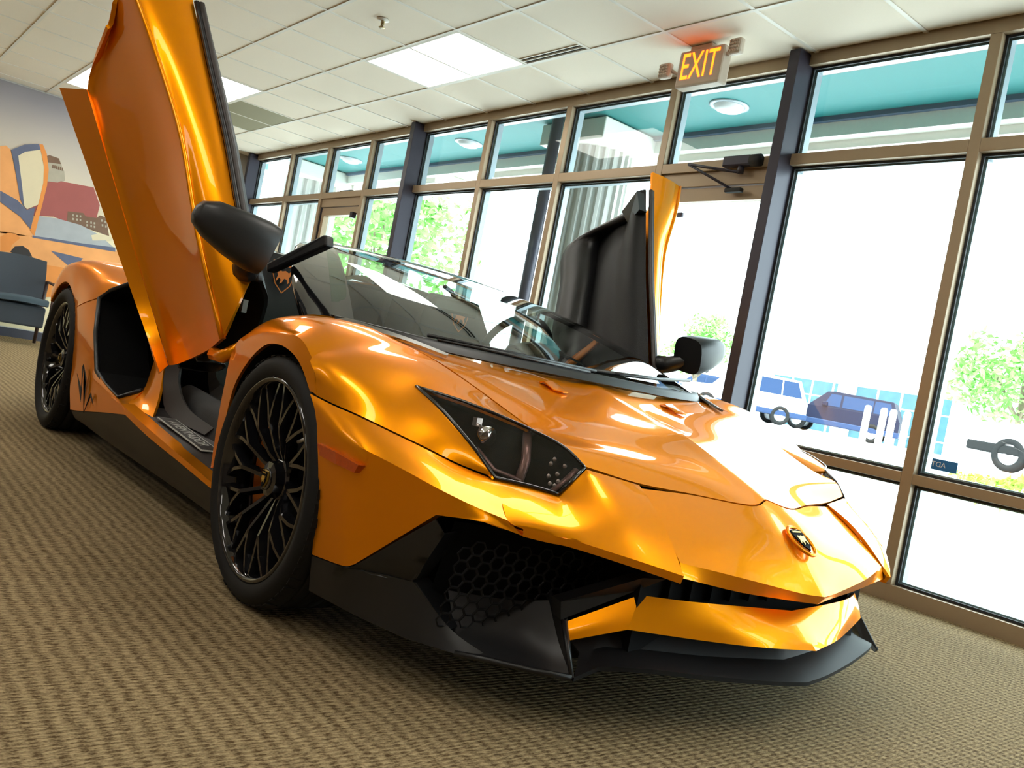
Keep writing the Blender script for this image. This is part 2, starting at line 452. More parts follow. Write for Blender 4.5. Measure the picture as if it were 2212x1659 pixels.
# slot diffuser
x0, x1, y1 = XL[si]+.012, XL[si+1]-.012, YL[sj+1]-.012
sd = empty('slot_diffuser', ((x0+x1)/2, y1-.04, H))
tag(sd, 'black two-slot linear air diffuser beside the square bright light panel', 'air diffuser')
L_ = x1-x0
MB().box(-L_/2, L_/2, -.042, .04, .008, .02).build('backing', 'slot_black', sd)
for a in (-.042, -.004, .034):
    MB().box(-L_/2, L_/2, a, a+.009, -.002, .012).build('slat', 'grid_white', sd)
labs = {0: 'large bright light panel in the ceiling beside the slot diffuser', 1: 'bright ceiling light panel partly hidden behind the raised near door', 2: 'ceiling light panel at the mural wall, left of the raised door',
    3: 'ceiling light panel above the bonnet of the orange car', 4: 'ceiling light panel over the camera side of the car nose', 5: 'ceiling light panel over the carpet beside the near rear wheel', 6: 'ceiling light panel over the carpet beside the guest chair',
    7: 'ceiling light panel by the windows ahead of the car', 8: 'ceiling light panel above the rear deck of the car', 9: 'ceiling light panel behind the camera nearest the front wall', 10: 'middle ceiling light panel of the row along the right wall', 11: 'ceiling light panel of the right wall row nearest the mural', 12: 'ceiling light panel of the right wall row nearest the front wall'}
for k, (i, j) in enumerate(LPC):
    x0, x1, y0, y1 = XL[i-2]+.012, XL[i]-.012, YL[j-1]+.012, YL[j]-.012
    e = empty('ceiling_light', ((x0+x1)/2, (y0+y1)/2, H))
    a, b = (x1-x0)/2, (y1-y0)/2
    f = MB(); t = .016
    f.box(-a, a, -b, -b+t, -.003, .02).box(-a, a, b-t, b, -.003, .02).box(-a, -a+t, -b+t, b-t, -.003, .02).box(a-t, a, -b+t, b-t, -.003, .02)
    f.build('frame', 'grid_white', e)
    MB().box(-a+t, a-t, -b+t, b-t, .002, .018).build('diffuser', 'panel_light', e)
    tag(e, labs[k], 'light panel', 'ceiling light panels')
# sprinkler
e = empty('sprinkler_head', (-3.127, .669, H)); tag(e, 'small brass fire sprinkler head under the ceiling tiles', 'sprinkler')
MB().lathe([(0, 0), (.04, 0), (.038, -.006), (.012, -.01), (0, -.01)], (0, 0, 0), 'z', 20).build('escutcheon', 'grid_white', e)
MB().lathe([(.012, -.008), (.012, -.03), (.006, -.034), (.006, -.05), (.022, -.052), (.022, -.055), (0, -.055)], (0, 0, 0), 'z', 14).build('nozzle', 'brass', e)
a = MB()
for s in (-1, 1): a.tube([(s*.012, 0, -.02), (s*.02, 0, -.035), (s*.008, 0, -.05)], .003, 6)
a.build('frame_arm', 'brass', e)

# ------------------------------------------------------------------ window wall
MX = [(-9.0, 'P'), (-7.90, 'M'), (-6.92, 'M'), (-5.96, 'M'), (-5.03, 'P'), (-3.96, 'M'), (-2.96, 'M'), (-1.93, 'M'), (-0.965, 'P'), (0.083, 'M'), (1.12, 'M'), (2.15, 'M'), (3.15, 'P'), (4.2, 'M'), (5.25, 'M')]
D0, D1 = YW, YW+.115            # inner and outer face of the frame
YG = YW+.062                    # glass
wl = tag(MB().box(XB, XF, D0, D1, 2.735, H+.03).build('trim_1', 'bronze_alu'), 'bronze head rail along the ceiling', kind='structure')
tag(MB().box(XB, XF, D0, D1, 0, .075).build('trim_2', 'bronze_alu'), 'bronze sill rail along the carpet', kind='structure')
tag(MB().box(XB, MX[0][0]-.03, D0, D1, .075, 2.735).build('wall_left', 'wall_pale'), kind='structure')
tag(MB().box(XB, XF, D1, D1+.25, H+.03, 4.2).build('wall_window_head', 'wall_paint'), kind='structure')
for k, (x, t) in enumerate(MX):
    if t == 'M':
        tag(MB().box(x-.028, x+.028, D0, D1, .075, 2.735).build('trim_%d' % (k+3), 'bronze_alu', bevel=.003), 'bronze window mullion', kind='structure')
    else:
        p = tag(MB().box(x-.036, x+.034, D0-.10, D1, 0, H-.005).build('trim_%d' % (k+3), 'dark_alu', bevel=.003), 'dark projecting steel post of the window wall', kind='structure')
DOORS = {2: 1, 7: 2}            # bay index -> door number
def gasket(m, x0, x1, z0, z1, y, t=.012, d=.010):
    m.box(x0, x1, y-d, y+d, z0, z0+t).box(x0, x1, y-d, y+d, z1-t, z1).box(x0, x0+t, y-d, y+d, z0+t, z1-t).box(x1-t, x1, y-d, y+d, z0+t, z1-t)
wn = 0
for k in range(len(MX)-1):
    xa = MX[k][0]+(.028 if MX[k][1] == 'M' else .034); xb = MX[k+1][0]-(.028 if MX[k+1][1] == 'M' else .036)
    wn += 1
    w = MB().box(xa, xb, D0, D1, 2.165, 2.229).build('window_%d' % wn, 'bronze_alu', bevel=.003)
    tag(w, 'bronze framed bay of the showroom window', kind='structure')
    lites = [(2.229, 2.735)]
    if k not in DOORS:
        MB().box(xa, xb, D0, D1, .562, .612).build('rail', 'bronze_alu', w, bevel=.003)
        lites += [(.612, 2.165), (.075, .562)]
    gm = MB(); ga = MB(); gl = MB()
    for (z0, z1) in lites:
        gasket(gm, xa, xb, z0, z1, YG-.016, .013, .005)
        gasket(ga, xa, xb, z0, z1, YG+.028, .020, .024)
        MB().box(xa+.004, xb-.004, YG-.003, YG+.003, z0+.004, z1-.004).build('pane', 'pane_glass', w)
    gm.build('gasket', 'gasket', w); ga.build('outer_stop', 'grey_alu', w)
    if k in DOORS:
        d = MB().box(xa, xb, D0+.02, D1, 2.075, 2.165).build('door_%d' % DOORS[k], 'bronze_alu', bevel=.003)
        tag(d, 'glazed bronze aluminium entrance door', kind='structure')
        MB().box(xa, xa+.012, D0+.02, D1, 0, 2.075).build('jamb', 'dark_alu', d)
        MB().box(xb-.012, xb, D0+.02, D1, 0, 2.075).build('jamb', 'dark_alu', d)
        MB().box(xa+.014, xb-.014, D0+.035, D1-.02, 1.985, 2.068).build('top_rail', 'bronze_alu', d)
        MB().box(xa+.014, xa+.075, D0+.035, D1-.02, .2, 1.985).build('stile', 'bronze_alu', d)
        MB().box(xb-.045, xb-.014, D0+.035, D1-.02, .2, 1.985).build('stile', 'bronze_alu' if k == 2 else 'dark_alu', d)
        MB().box(xa+.014, xb-.014, D0+.035, D1-.02, .078, .2).build('bottom_rail', 'bronze_alu', d)
        MB().box(xa+.075, xb-.045, YG+.002, YG+.008, .2, 1.985).build('pane', 'pane_glass', d)
        MB().tube([(xb-.20, D0-.02, .95), (xa+.12, D0-.02, .95)], .016, 10).build('push_bar', 'dark_alu', d)
    else:
        pass
# door closer on the near door
c = empty('door_closer', (-1.27, D0, 2.20)); tag(c, 'black door closer with folding arm above the entrance door', 'door closer')
MB().box(-.10, .10, -.055, .0, -.035, .03).build('body', 'dark_alu', c, bevel=.01)
MB().lathe([(0, .0), (.036, .0), (.036, .06), (0, .06)], (.10, -.03, -.003), 'x', 18).build('end_cap', 'slot_black', c)
MB().lathe([(0, -.075), (.02, -.075), (.02, -.03), (0, -.03)], (.03, -.03, 0), 'z', 12).build('spindle', 'dark_alu', c)
MB().tube([(.03, -.035, -.07), (-.32, -.10, -.02)], .009, 8).build('arm', 'dark_alu', c)
MB().tube([(-.32, -.10, -.02), (-.02, .005, -.165)], .008, 8).build('forearm', 'dark_alu', c)
MB().box(-.07, .05, -.025, .01, -.182, -.155).build('shoe', 'slot_black', c, bevel=.006)
tag(MB().box(-1.06, -1.02, D0-.02, D0+.03, 2.02, 2.05).build('door_stop', 'dark_alu', bevel=.004), 'small black catch at the top corner of the entrance door', 'door catch')
tag(MB().box(-1.765, -1.675, D0+.02, D0+.04, 1.885, 1.915).build('door_sensor', 'dark_alu', bevel=.003), 'small black contact sensor on the entrance door glass', 'sensor')
tag(MB().box(-6.11, -6.06, D0-.02, D0+.03, 1.94, 2.0).build('door_sensor', 'dark_alu', bevel=.003), 'small black catch on the far glazed door', 'sensor')
tag(MB().box(XB, -9.20, 2.02, 2.12, 2.33, 2.45).build('motion_detector', 'sensor_white', bevel=.012), 'small white motion detector in the far corner', 'detector')
# alarm company sticker facing outwards (so mirrored from inside)
e = empty('window_sticker', (0.215, YG-.006, .675)); tag(e, 'small blue alarm sticker low on the right window pane', 'sticker')
MB().box(-.055, .065, -.001, .001, -.022, .030).build('sheet', 'blue_sign', e)
text_mesh('ADT', 'print', 'white_print', e, frame((-.022, -.0016, .004), (-1, 0, 0), (0, 0, 1)), .034, .0004)

# ------------------------------------------------------------------ exit sign
e = empty('exit_sign', (-1.41, 1.86, H)); tag(e, 'lit red EXIT sign with two emergency lamp heads under the ceiling', 'exit sign')
MB().box(-.10, .06, -.02, .05, -.028, 0).build('canopy', 'sign_cream', e, bevel=.006)
MB().box(-.165, .165, -.03, .05, -.245, -.026).build('housing', 'sign_cream', e, bevel=.012)
text_mesh('EXIT', 'lettering', 'sign_glow', e, frame((0.0, -.0305, -.132), (1, 0, 0), (0, 0, 1)), .225, .001, sx=.60, space=1.02)
for s in (-1, 1):
    h = MB().box(s*.255-.042, s*.255+.042, -.055, -.01, -.165+(.055 if s > 0 else -.01), -.075+(.055 if s > 0 else -.01)).build('lamp_head', 'sign_cream', e, bevel=.012)
    zc = -.12+(.055 if s > 0 else -.01)
    b = MB()
    for i in range(4):
        for j in range(4): b.tube([(s*.255-.027+.018*i, -.0552, zc-.027+.018*j), (s*.255-.027+.018*i, -.0590, zc-.027+.018*j)], .0075, 8)
    b.build('reflector', 'lamp_clear', h)
    MB().tube([(s*.215, -.02, zc), (s*.185, -.0, zc-.02), (s*.16, .01, zc-.005)], .012, 8).build('lamp_arm', 'sign_cream', e)

# ------------------------------------------------------------------ mural on the back wall (a flat wall print)
mu = empty('wall_mural', (XB+.002, 0, 0))
tag(mu, 'wall mural of an orange sports car before a city skyline', 'mural')
MB().box(0, .002, YB+.1, 1.9, .11, H-.01).build('sky_print', 'mural_sky', mu)
def print_(name, m, pts, lay):
    a = .002+.0016*lay
    return MB().prism([(a-.0014, y, z) for y, z in pts], (.0015, 0, 0)).build(name, m, mu)
MURAL = True
print_('tower_print', 'mural_stone', [(-0.228, 1.797), (-0.227, 1.874), (-0.203, 1.897), (-0.219, 1.953), (-0.19, 2.024), (-0.133, 2.095), (0.045, 2.119), (0.083, 2.06), (0.098, 2.017), (0.123, 1.993), (0.151, 1.891), (0.092, 1.843)], 1)
print_('tower_roof_print', 'mural_brown', [(-0.12, 2.084), (-0.055, 2.127), (0.045, 2.119), (0.076, 2.061), (-0.095, 2.037)], 2)
print_('brick_print', 'mural_brick', [(-0.23, 1.809), (-0.04, 1.828), (0.077, 1.846), (0.108, 1.871), (0.46, 1.897), (0.56, 1.71), (0.551, 1.546), (0.278, 1.419), (0.101, 1.452), (-0.195, 1.389)], 2)
print_('low_buildings_print', 'mural_brown', [(0.234, 1.551), (0.398, 1.575), (0.433, 1.543), (0.55, 1.554), (0.58, 1.594), (0.649, 1.588), (0.724, 1.379), (0.547, 1.4), (0.248, 1.427)], 3)
print_('spoiler_print', 'mural_cream', [(0.527, 1.341), (0.582, 1.368), (0.755, 1.379), (0.762, 1.338), (0.552, 1.283)], 6)
print_('car_body_print', 'mural_amber', [(-0.398, 1.152), (-0.32, 1.165), (-0.226, 1.165), (-0.063, 1.175), (0.142, 1.207), (0.43, 1.217), (0.835, 1.226), (0.986, 1.17), (1.069, 0.705), (0.118, 0.51), (-0.305, 0.576)], 4)
print_('car_shade_print', 'mural_orange', [(0.125, 0.89), (0.367, 0.898), (0.413, 0.972), (0.613, 1.018), (0.681, 0.626), (0.159, 0.518)], 5)
print_('windscreen_print', 'mural_glass', [(-0.048, 1.42), (0.131, 1.441), (0.393, 1.43), (0.612, 1.368), (0.816, 1.246), (0.432, 1.202), (0.145, 1.192), (-0.077, 1.179)], 5)
print_('cowl_print', 'mural_blue', [(-0.071, 1.185), (0.143, 1.203), (0.458, 1.224), (0.814, 1.262), (0.823, 1.211), (0.435, 1.19), (0.148, 1.174), (-0.075, 1.163)], 6)
print_('door_print', 'mural_amber', [(-0.547, 2.074), (-0.493, 2.101), (-0.443, 2.068), (-0.234, 1.502), (-0.057, 1.184), (-0.223, 1.15), (-0.396, 1.138)], 4)
print_('door_frame_print', 'mural_orange', [(-0.181, 2.215), (-0.14, 2.222), (-0.086, 2.133), (-0.037, 1.961), (-0.024, 1.778), (-0.034, 1.588), (-0.057, 1.184), (-0.112, 1.24), (-0.074, 1.577), (-0.066, 1.797), (-0.088, 1.977), (-0.132, 2.104)], 6)
print_('door_glass_print', 'mural_cream', [(-0.392, 2.016), (-0.285, 2.102), (-0.157, 2.158), (-0.088, 1.977), (-0.066, 1.797), (-0.076, 1.545), (-0.179, 1.463), (-0.245, 1.53)], 5)
print_('door_seal_print', 'mural_blue', [(-0.44, 2.066), (-0.322, 2.164), (-0.178, 2.217), (-0.157, 2.158), (-0.297, 2.091), (-0.36, 2.026), (-0.265, 1.694), (-0.209, 1.478), (-0.263, 1.556), (-0.397, 1.961)], 7)
print_('door_inner_print', 'mural_blue', [(-0.47, 1.597), (-0.287, 1.537), (-0.178, 1.456), (-0.102, 1.51), (-0.106, 1.25), (-0.231, 1.364), (-0.45, 1.474)], 7)
print_('arch_print', 'mural_dark', [(-0.265, 0.952), (-0.229, 1.022), (-0.152, 1.047), (-0.084, 1.014), (-0.039, 0.947), (-0.201, 0.932)], 6)
print_('fender_print', 'mural_orange', [(-0.389, 1.094), (-0.319, 1.16), (-0.239, 1.162), (-0.192, 1.127), (-0.258, 1.034), (-0.272, 0.953), (-0.364, 0.939)], 5)
print_('headlamp_print', 'mural_blue', [(0.136, 1.059), (0.268, 1.058), (0.488, 1.051), (0.453, 0.994), (0.363, 0.921)], 6)
print_('tower_shade_print', 'mural_glass', [(-0.227, 1.794), (-0.226, 1.871), (-0.173, 1.921), (-0.187, 2.022), (-0.132, 2.093), (-0.096, 1.944), (-0.075, 1.818)], 3)
print_('window_print', 'mural_stone', [(0.287, 1.531), (0.304, 1.534), (0.308, 1.51), (0.291, 1.507)], 4)
print_('window_print', 'mural_stone', [(0.33, 1.535), (0.347, 1.538), (0.351, 1.513), (0.334, 1.51)], 4)
print_('window_print', 'mural_stone', [(0.366, 1.539), (0.383, 1.542), (0.387, 1.518), (0.37, 1.515)], 4)
print_('window_print', 'mural_stone', [(0.294, 1.489), (0.311, 1.491), (0.315, 1.467), (0.298, 1.464)], 4)
print_('window_print', 'mural_stone', [(0.337, 1.493), (0.354, 1.496), (0.358, 1.472), (0.341, 1.469)], 4)
print_('window_print', 'mural_stone', [(0.373, 1.496), (0.39, 1.499), (0.394, 1.475), (0.377, 1.472)], 4)
print_('window_print', 'mural_stone', [(0.447, 1.493), (0.464, 1.496), (0.469, 1.472), (0.451, 1.469)], 4)
print_('window_print', 'mural_stone', [(0.491, 1.497), (0.508, 1.5), (0.513, 1.475), (0.495, 1.472)], 4)
print_('window_print', 'mural_stone', [(0.528, 1.498), (0.545, 1.501), (0.55, 1.476), (0.532, 1.474)], 4)
print_('window_print', 'mural_stone', [(0.454, 1.455), (0.471, 1.458), (0.475, 1.433), (0.458, 1.43)], 4)
print_('window_print', 'mural_stone', [(0.498, 1.455), (0.516, 1.458), (0.52, 1.433), (0.503, 1.43)], 4)
print_('window_print', 'mural_stone', [(0.535, 1.457), (0.553, 1.459), (0.557, 1.435), (0.54, 1.432)], 4)
print_('window_print', 'mural_stone', [(0.602, 1.55), (0.619, 1.553), (0.623, 1.528), (0.606, 1.525)], 4)
print_('window_print', 'mural_stone', [(0.64, 1.544), (0.658, 1.547), (0.662, 1.522), (0.645, 1.519)], 4)
print_('window_print', 'mural_stone', [(0.618, 1.497), (0.636, 1.5), (0.64, 1.475), (0.623, 1.472)], 4)
print_('window_print', 'mural_stone', [(0.657, 1.491), (0.675, 1.494), (0.679, 1.469), (0.662, 1.466)], 4)
print_('window_print', 'mural_brown', [(-0.009, 2.028), (0.002, 2.031), (0.008, 1.995), (-0.003, 1.992)], 3)
print_('window_print', 'mural_brown', [(0.011, 2.027), (0.022, 2.03), (0.028, 1.995), (0.017, 1.992)], 3)
print_('window_print', 'mural_brown', [(0.031, 2.027), (0.042, 2.03), (0.048, 1.994), (0.037, 1.991)], 3)
print_('window_print', 'mural_brown', [(0.051, 2.027), (0.062, 2.03), (0.068, 1.994), (0.057, 1.991)], 3)
print_('window_print', 'mural_brown', [(0.071, 2.026), (0.082, 2.03), (0.088, 1.994), (0.077, 1.99)], 3)
print_('window_print', 'mural_brown', [(0.091, 2.026), (0.101, 2.029), (0.108, 1.993), (0.097, 1.99)], 3)

# ------------------------------------------------------------------ outside
GZ0, GZ1 = -.06, .62
tag(MB().add([(-70, D1, GZ0), (40, D1, GZ0), (40, 5.5, GZ0), (-70, 5.5, GZ0), (40, 17, GZ1), (-70, 17, GZ1), (40, 60, GZ1), (-70, 60, GZ1)],
    [(0,1,2,3), (3,2,4,5), (5,4,6,7)]).build('floor_parking', 'concrete'), 'bright concrete forecourt and car park', kind='structure')
# canopy
cn = empty('entrance_canopy', (-2, 3.0, 3.0)); tag(cn, 'teal soffit canopy running along the outside of the windows', 'canopy')
MB().box(-9, 8, -.68, .64, 0, .06).build('soffit', 'teal', cn)
MB().box(-9, 8, .60, .64, -.035, .0).build('edge_trim', 'edge_blue', cn)
MB().box(-9, 8, .64, .74, -.14, .45).build('fascia', 'fascia', cn)
MB().box(-9, 8, .74, .80, -.20, -.06).build('gutter', 'fascia', cn)
for x in (-2.30, -5.72, -8.37, 1.2):
    e = empty('soffit_downlight', (x, 3.18, 2.999))
    tag(e, {-2.30: 'round downlight in the teal soffit below the exit sign', -5.72: 'round downlight in the teal soffit right of the dark middle post', -8.37: 'round downlight in the teal soffit above the far door', 1.2: 'round soffit downlight out of view to the right'}[x], 'downlight', 'canopy downlights')
    MB().lathe([(.15, 0), (.15, -.008), (.115, -.010), (.115, .0)], (0, 0, 0), 'z', 28).build('ring', 'grey_alu', e)
    MB().lathe([(.115, -.004), (.10, -.035), (.05, -.05), (0, -.052)], (0, 0, 0), 'z', 24).build('lens', 'sensor_white', e)
def column(x, y, r, label):
    e = empty('canopy_column', (x, y, 0)); tag(e, label, 'column')
    nf = 22; prof = []
    for k in range(nf*6):
        q = 2*pi*k/(nf*6); ph = (k % 6)
        rr = r if ph in (0, 1, 2) else r-.028
        prof.append((rr*cos(q), rr*sin(q)))
    m = MB(); n = len(prof)
    m.add([(a, b, -.06) for a, b in prof]+[(a, b, 2.80) for a, b in prof], [(i, (i+1) % n, n+(i+1) % n, n+i) for i in range(n)])
    m.build('fluted_shaft', 'column_metal', e)
    MB().box(-r*1.35, r*1.35, -r*1.2, r*1.15, 2.80, 2.99).build('capital', 'fascia', e, bevel=.01)
column(-3.87, 3.38, .31, 'fluted metal canopy column behind the far open door')
column(-9.85, 3.38, .40, 'fluted metal canopy column near the far corner of the windows')
tag(MB().box(-14, -12.6, 2.5, 3.2, -.06, 3.4).build('wall_wing', 'dark_alu'), kind='structure')
tag(MB().tube([(-3.72, 2.72, -.06), (-3.72, 2.72, 2.995)], .05, 10).build('downpipe', 'dark_alu'), 'dark downpipe outside next to the fluted column', 'downpipe')

# building across the car park, panels told apart by joints
fb = empty('office_building', (-20, 35.5, GZ1)); tag(fb, 'long white building across the car park with a glazed ground floor', 'building')
def fbox(name, m, x0, x1, z0, z1, y0=0.0, y1=.3):
    return MB().box(x0, x1, y0, y1, z0, z1).build(name, m, fb)
for i in range(12):
    for j, (z0, z1) in enumerate(((2.55, 3.13), (3.19, 5.37), (5.43, 11))):
        fbox('wall_panel', 'facade', -30+5*i, -30+5*i+4.99, z0, z1, 0, .4)
fbox('joint_backing', 'joint_teal', -30, 30, 2.5, 11, .06, .5)
fbox('end_wall', 'facade', -30, -4.3, 0, 2.55, .3, .6)
for i in range(8):
    x = -4.2+1.12*i
    p = fbox('window', 'far_frame', x, x+1.09, -.0, 2.50, .1, .2)
    MB().box(x+.05, x+1.04, .07, .1, 1.75, 2.42).build('pane', 'far_glass', p)
    MB().box(x+.05, x+1.04, .07, .1, .62, 1.68).build('pane', 'far_glass', p)
    MB().box(x+.05, x+1.04, .07, .1, .08, .55).build('pane', 'far_glass', p)
fbox('pier', 'facade', -.55, .35, 0, 2.55, -.05, .3)
fbox('end_wall', 'facade', 4.75, 30, 0, 2.55, .05, .5)

def wheel_simple(parent, x, y, z, r, wd, rim='suv_white'):
    w = MB().lathe([(r*.62, -wd/2), (r*.95, -wd/2), (r, -wd/3), (r, wd/3), (r*.95, wd/2), (r*.62, wd/2)], (x, y, z), 'y', 24, closed=True).build('wheel', 'rubber', parent)
    MB().lathe([(0, -wd*.42), (r*.2, -wd*.45), (r*.6, -wd*.40), (r*.62, -wd*.1), (0, -wd*.1)], (x, y, z), 'y', 20).build('rim', rim, w)
def suv(name, label, loc, rz, body, L=4.7, Wd=1.85, Hh=1.75, hood=.27, truck=False, lower=None):
    """parked vehicle: body shell by side profile with tumblehome, glazing, bumpers, wheels"""
    e = empty(name, loc, rz); tag(e, label, 'vehicle')
    h = Wd/2
    prof = [(-L/2, .45), (-L/2, .95), (-L/2+.05, 1.0), (-L/2+L*hood, 1.08), (-L/2+L*(hood+.13), Hh-.05), (-L/2+L*(hood+.2), Hh), (L/2-.35, Hh-.04), (L/2-.08, 1.1), (L/2, .95), (L/2, .45)]
    def yy(z): return h if z <= 1.1 else h-.17*(z-1.1)/.65
    m = MB(); n = len(prof)
    m.add([(x, -yy(z), z) for x, z in prof]+[(x, yy(z), z) for x, z in prof], [(0, 1, 2, 3, 7, 8, 9), (3, 4, 5, 6, 7), tuple(n+i for i in (9, 8, 7, 3, 2, 1, 0)), tuple(n+i for i in (7, 6, 5, 4, 3))]+[(i, (i+1) % n, n+(i+1) % n, n+i) for i in range(n)])
    m.build('body', body, e, bevel=.02)
    if lower: MB().box(-L/2-.04, L/2+.04, -h-.015, h+.015, .36, .58).build('lower_cladding', lower, e, bevel=.04)
    a = -L/2+L*(hood+.06)
    for s in (-1, 1):
        for (x0, x1, x2, x3) in ((a+.28, -L/2+L*.52, -L/2+L*.52, a+.5), (-L/2+L*.54, L/2-1.05, L/2-1.05, -L/2+L*.54), (L/2-1.0, L/2-.25, L/2-.45, L/2-1.0)):
            z0, z1 = 1.15, Hh-.12
            q = [(x0, s*(yy(z0)+.006), z0), (x1, s*(yy(z0)+.006), z0), (x2, s*(yy(z1)+.006), z1), (x3, s*(yy(z1)+.006), z1)]
            MB().prism(q, (0, -s*.02, 0)).build('window', 'car_window', e)
        MB().box(a+.25, a+.45, s*(h+.02) if s > 0 else -h-.2, s*(h+.2) if s > 0 else -h-.02, 1.12, 1.28).build('door_mirror', body, e, bevel=.03)
        for x in (-L/2+.9, L/2-.95):
            wheel_simple(e, x, s*(h-.1), .37, .37, .24)
    q = [(a-.02, -h+.2, 1.14), (a-.02, h-.2, 1.14), (a+.36, h-.3, Hh-.1), (a+.36, -h+.3, Hh-.1)]
    MB().prism(q, (-.05, 0, .02)).build('windscreen', 'car_window', e)
    for s in (-1, 1): MB().box(-L/2-.02, -L/2+.1, s*(h-.4)-.15, s*(h-.4)+.15, .78, .92).build('headlamp', 'chrome', e, bevel=.02)
    MB().box(-L/2-.02, -L/2+.08, -.45, .45, .7, .9).build('grille', 'suv_dark', e)
    return e
suv('parked_suv', 'dark SUV parked outside beside the white bollards', (-17.3, 30.6, GZ1), radians(22), 'suv_dark', lower='suv_blue')
suv('parked_pickup', 'white pickup parked outside left of the dark SUV', (-19.2, 26.6, GZ1), radians(48), 'suv_white', Hh=1.85, lower='suv_blue')
suv('parked_van', 'dark vehicle seen small through the entrance door glass', (-23.6, 30.2, GZ1), radians(10), 'suv_blue', Hh=1.6)
suv('parked_sedan', 'white sedan parked in front of the tree at the right edge', (-4.45, 19.2, GZ1), radians(-4), 'suv_white', L=4.6, Hh=1.36, hood=.3, lower='rubber')
for k, x in enumerate((-14.676, -14.06, -13.71, -13.2)):
    lab = ['first white bollard, beside the dark SUV', 'second white bollard from the dark SUV', 'third white bollard from the dark SUV', 'fourth white bollard, farthest from the dark SUV'][k]
    tag(MB().lathe([(.12, 0), (.12, 1.24), (.09, 1.33), (0, 1.35)], (0, 0, 0), 'z', 16).build('bollard', 'post_white'), lab, 'bollard', 'white bollards').location = (x, 28, GZ1)

rng = random.Random(7)
def tree(name, label, base, h, cr, crown_c, blobs, nleaf, m='leaf', size=.16, branches=5):
    e = empty(name, base); tag(e, label, 'tree')
    t = MB(); t.tube([(0, 0, 0), (.05, .02, h*.35), (0, 0, h*.6)], [.11, .085, .06], 8)
    for k in range(branches):
        q = 2*pi*k/branches+.5
        t.tube([(0.03, 0, h*.33), (.4*cr*cos(q), .4*cr*sin(q), h*.55), (.8*cr*cos(q), .8*cr*sin(q), h*.74)], [.05, .035, .012], 6)
    t.build('trunk', 'bark', e)
    f = MB(); cl = []
    for k in range(blobs):
        while True:
            p = Vector((rng.uniform(-1, 1), rng.uniform(-1, 1), rng.uniform(-1, 1)))
            if p.length < 1: break
        cl.append((Vector(crown_c)+Vector((p.x*cr, p.y*cr, p.z*cr*.72)), rng.uniform(.22, .42)*cr))
    for k in range(nleaf):
        c, r = rng.choice(cl)
        d = Vector((rng.gauss(0, 1), rng.gauss(0, 1), rng.gauss(0, 1))).normalized()
        p = c+d*r*rng.uniform(.5, 1.0)*Vector((1, 1, .8)).length/1.6
        a = Vector((rng.gauss(0, 1), rng.gauss(0, 1), rng.gauss(0, .6))).normalized()
        b = a.cross(Vector((rng.gauss(0, 1), rng.gauss(0, 1), rng.gauss(0, 1)))).normalized()
        s = size*rng.uniform(.6, 1.3)
        f.add([p-a*s, p-b*s*.45, p+a*s, p+b*s*.45], [(0, 1, 2, 3)])
    o = f.build('foliage', m, e, normals=False); o['kind'] = 'stuff'
    return e
tree('street_tree', 'leafy green tree outside behind the dark middle post', (-27, 14, GZ1-.1), 8.0, 3.1, (0.3, 0, 4.7), 26, 3800, size=.20)
tree('street_tree', 'leafy green tree behind the parked white sedan', (-8.5, 25, GZ1), 4.4, 2.0, (.2, 0, 2.6), 22, 3200, size=.13)
tree('street_tree', 'low green tree seen behind the far open door', (-21.6, 26.5, GZ1), 3.6, 1.5, (0, 0, 2.6), 14, 1700, size=.11)
f = MB()
for k in range(5200):
    p = Vector((rng.uniform(-1.9, 1.9), rng.uniform(-.8, .8), 0))
    hh = .42*(1-.25*abs(p.x)/1.9)+.06*sin(p.x*5)
    p.z = rng.uniform(0, hh)
    if abs(p.y) < .55 and p.z < hh*.7: p.z = hh*rng.uniform(.8, 1)
    a = Vector((rng.gauss(0, 1), rng.gauss(0, 1), rng.gauss(0, 1))).normalized(); b = a.cross(Vector((0.3, .5, 1))).normalized(); s = rng.uniform(.03, .07)
    f.add([p-a*s, p-b*s*.5, p+a*s, p+b*s*.5], [(0, 1, 2, 3)])
o = f.build('clipped_hedge', 'leaf_light', normals=False); o.location = (-1.1, 10.0, .24)
tag(o, 'low clipped green hedge outside the right window', 'hedge')

# ------------------------------------------------------------------ the car
CAR = empty('sports_car', (0, 0, 0))
tag(CAR, 'orange low wedge sports car with both scissor doors raised, on the carpet', 'car')
SD = 0.010
def panel(name, G, m, s, solid=SD, extra=None, parent=None, weld=.0015, smooth=0, sharp=32):
    b = MB()
    for g_ in G: b.grid(side(g_, s))
    if extra: extra(b, s)
    return b.build(name, m, parent or CAR, solid=solid, weld=weld, smooth=smooth, sharp=sharp)

# ---- front fenders
lip = [(-.423,.925,.274),(-.382,.94,.399),(-.328,.955,.525),(-.218,.972,.611),(-.099,.985,.667),(.003,.99,.68),(.089,.99,.668),(.154,.988,.64),(.218,.985,.588)]
aout = [(-.470,.922,.263),(-.462,.93,.381),(-.440,.94,.504),(-.395,.952,.628),(-.262,.968,.690),(-.029,.985,.716),(.115,.986,.706),(.190,.983,.668),(.252,.982,.583)]
aoin = [(p[0]-.03, p[1]-.05, p[2]+.005) for p in aout[:4]]
tl = [(.190,.983,.668),(.245,.945,.676),(.315,.875,.668),(.383,.80,.649)]
hlT = [(.383,.80,.649),(.484,.735,.638),(.572,.675,.621),(.609,.625,.607),(.682,.575,.583),(.732,.545,.548)]
hlO = [(.383,.80,.649),(.488,.785,.609),(.587,.75,.544),(.642,.72,.491),(.693,.655,.488),(.729,.605,.482)]
seam = [(.218,.985,.587),(.307,.968,.575),(.384,.938,.564),(.459,.888,.545),(.521,.842,.528),(.579,.782,.506),(.639,.722,.491)]
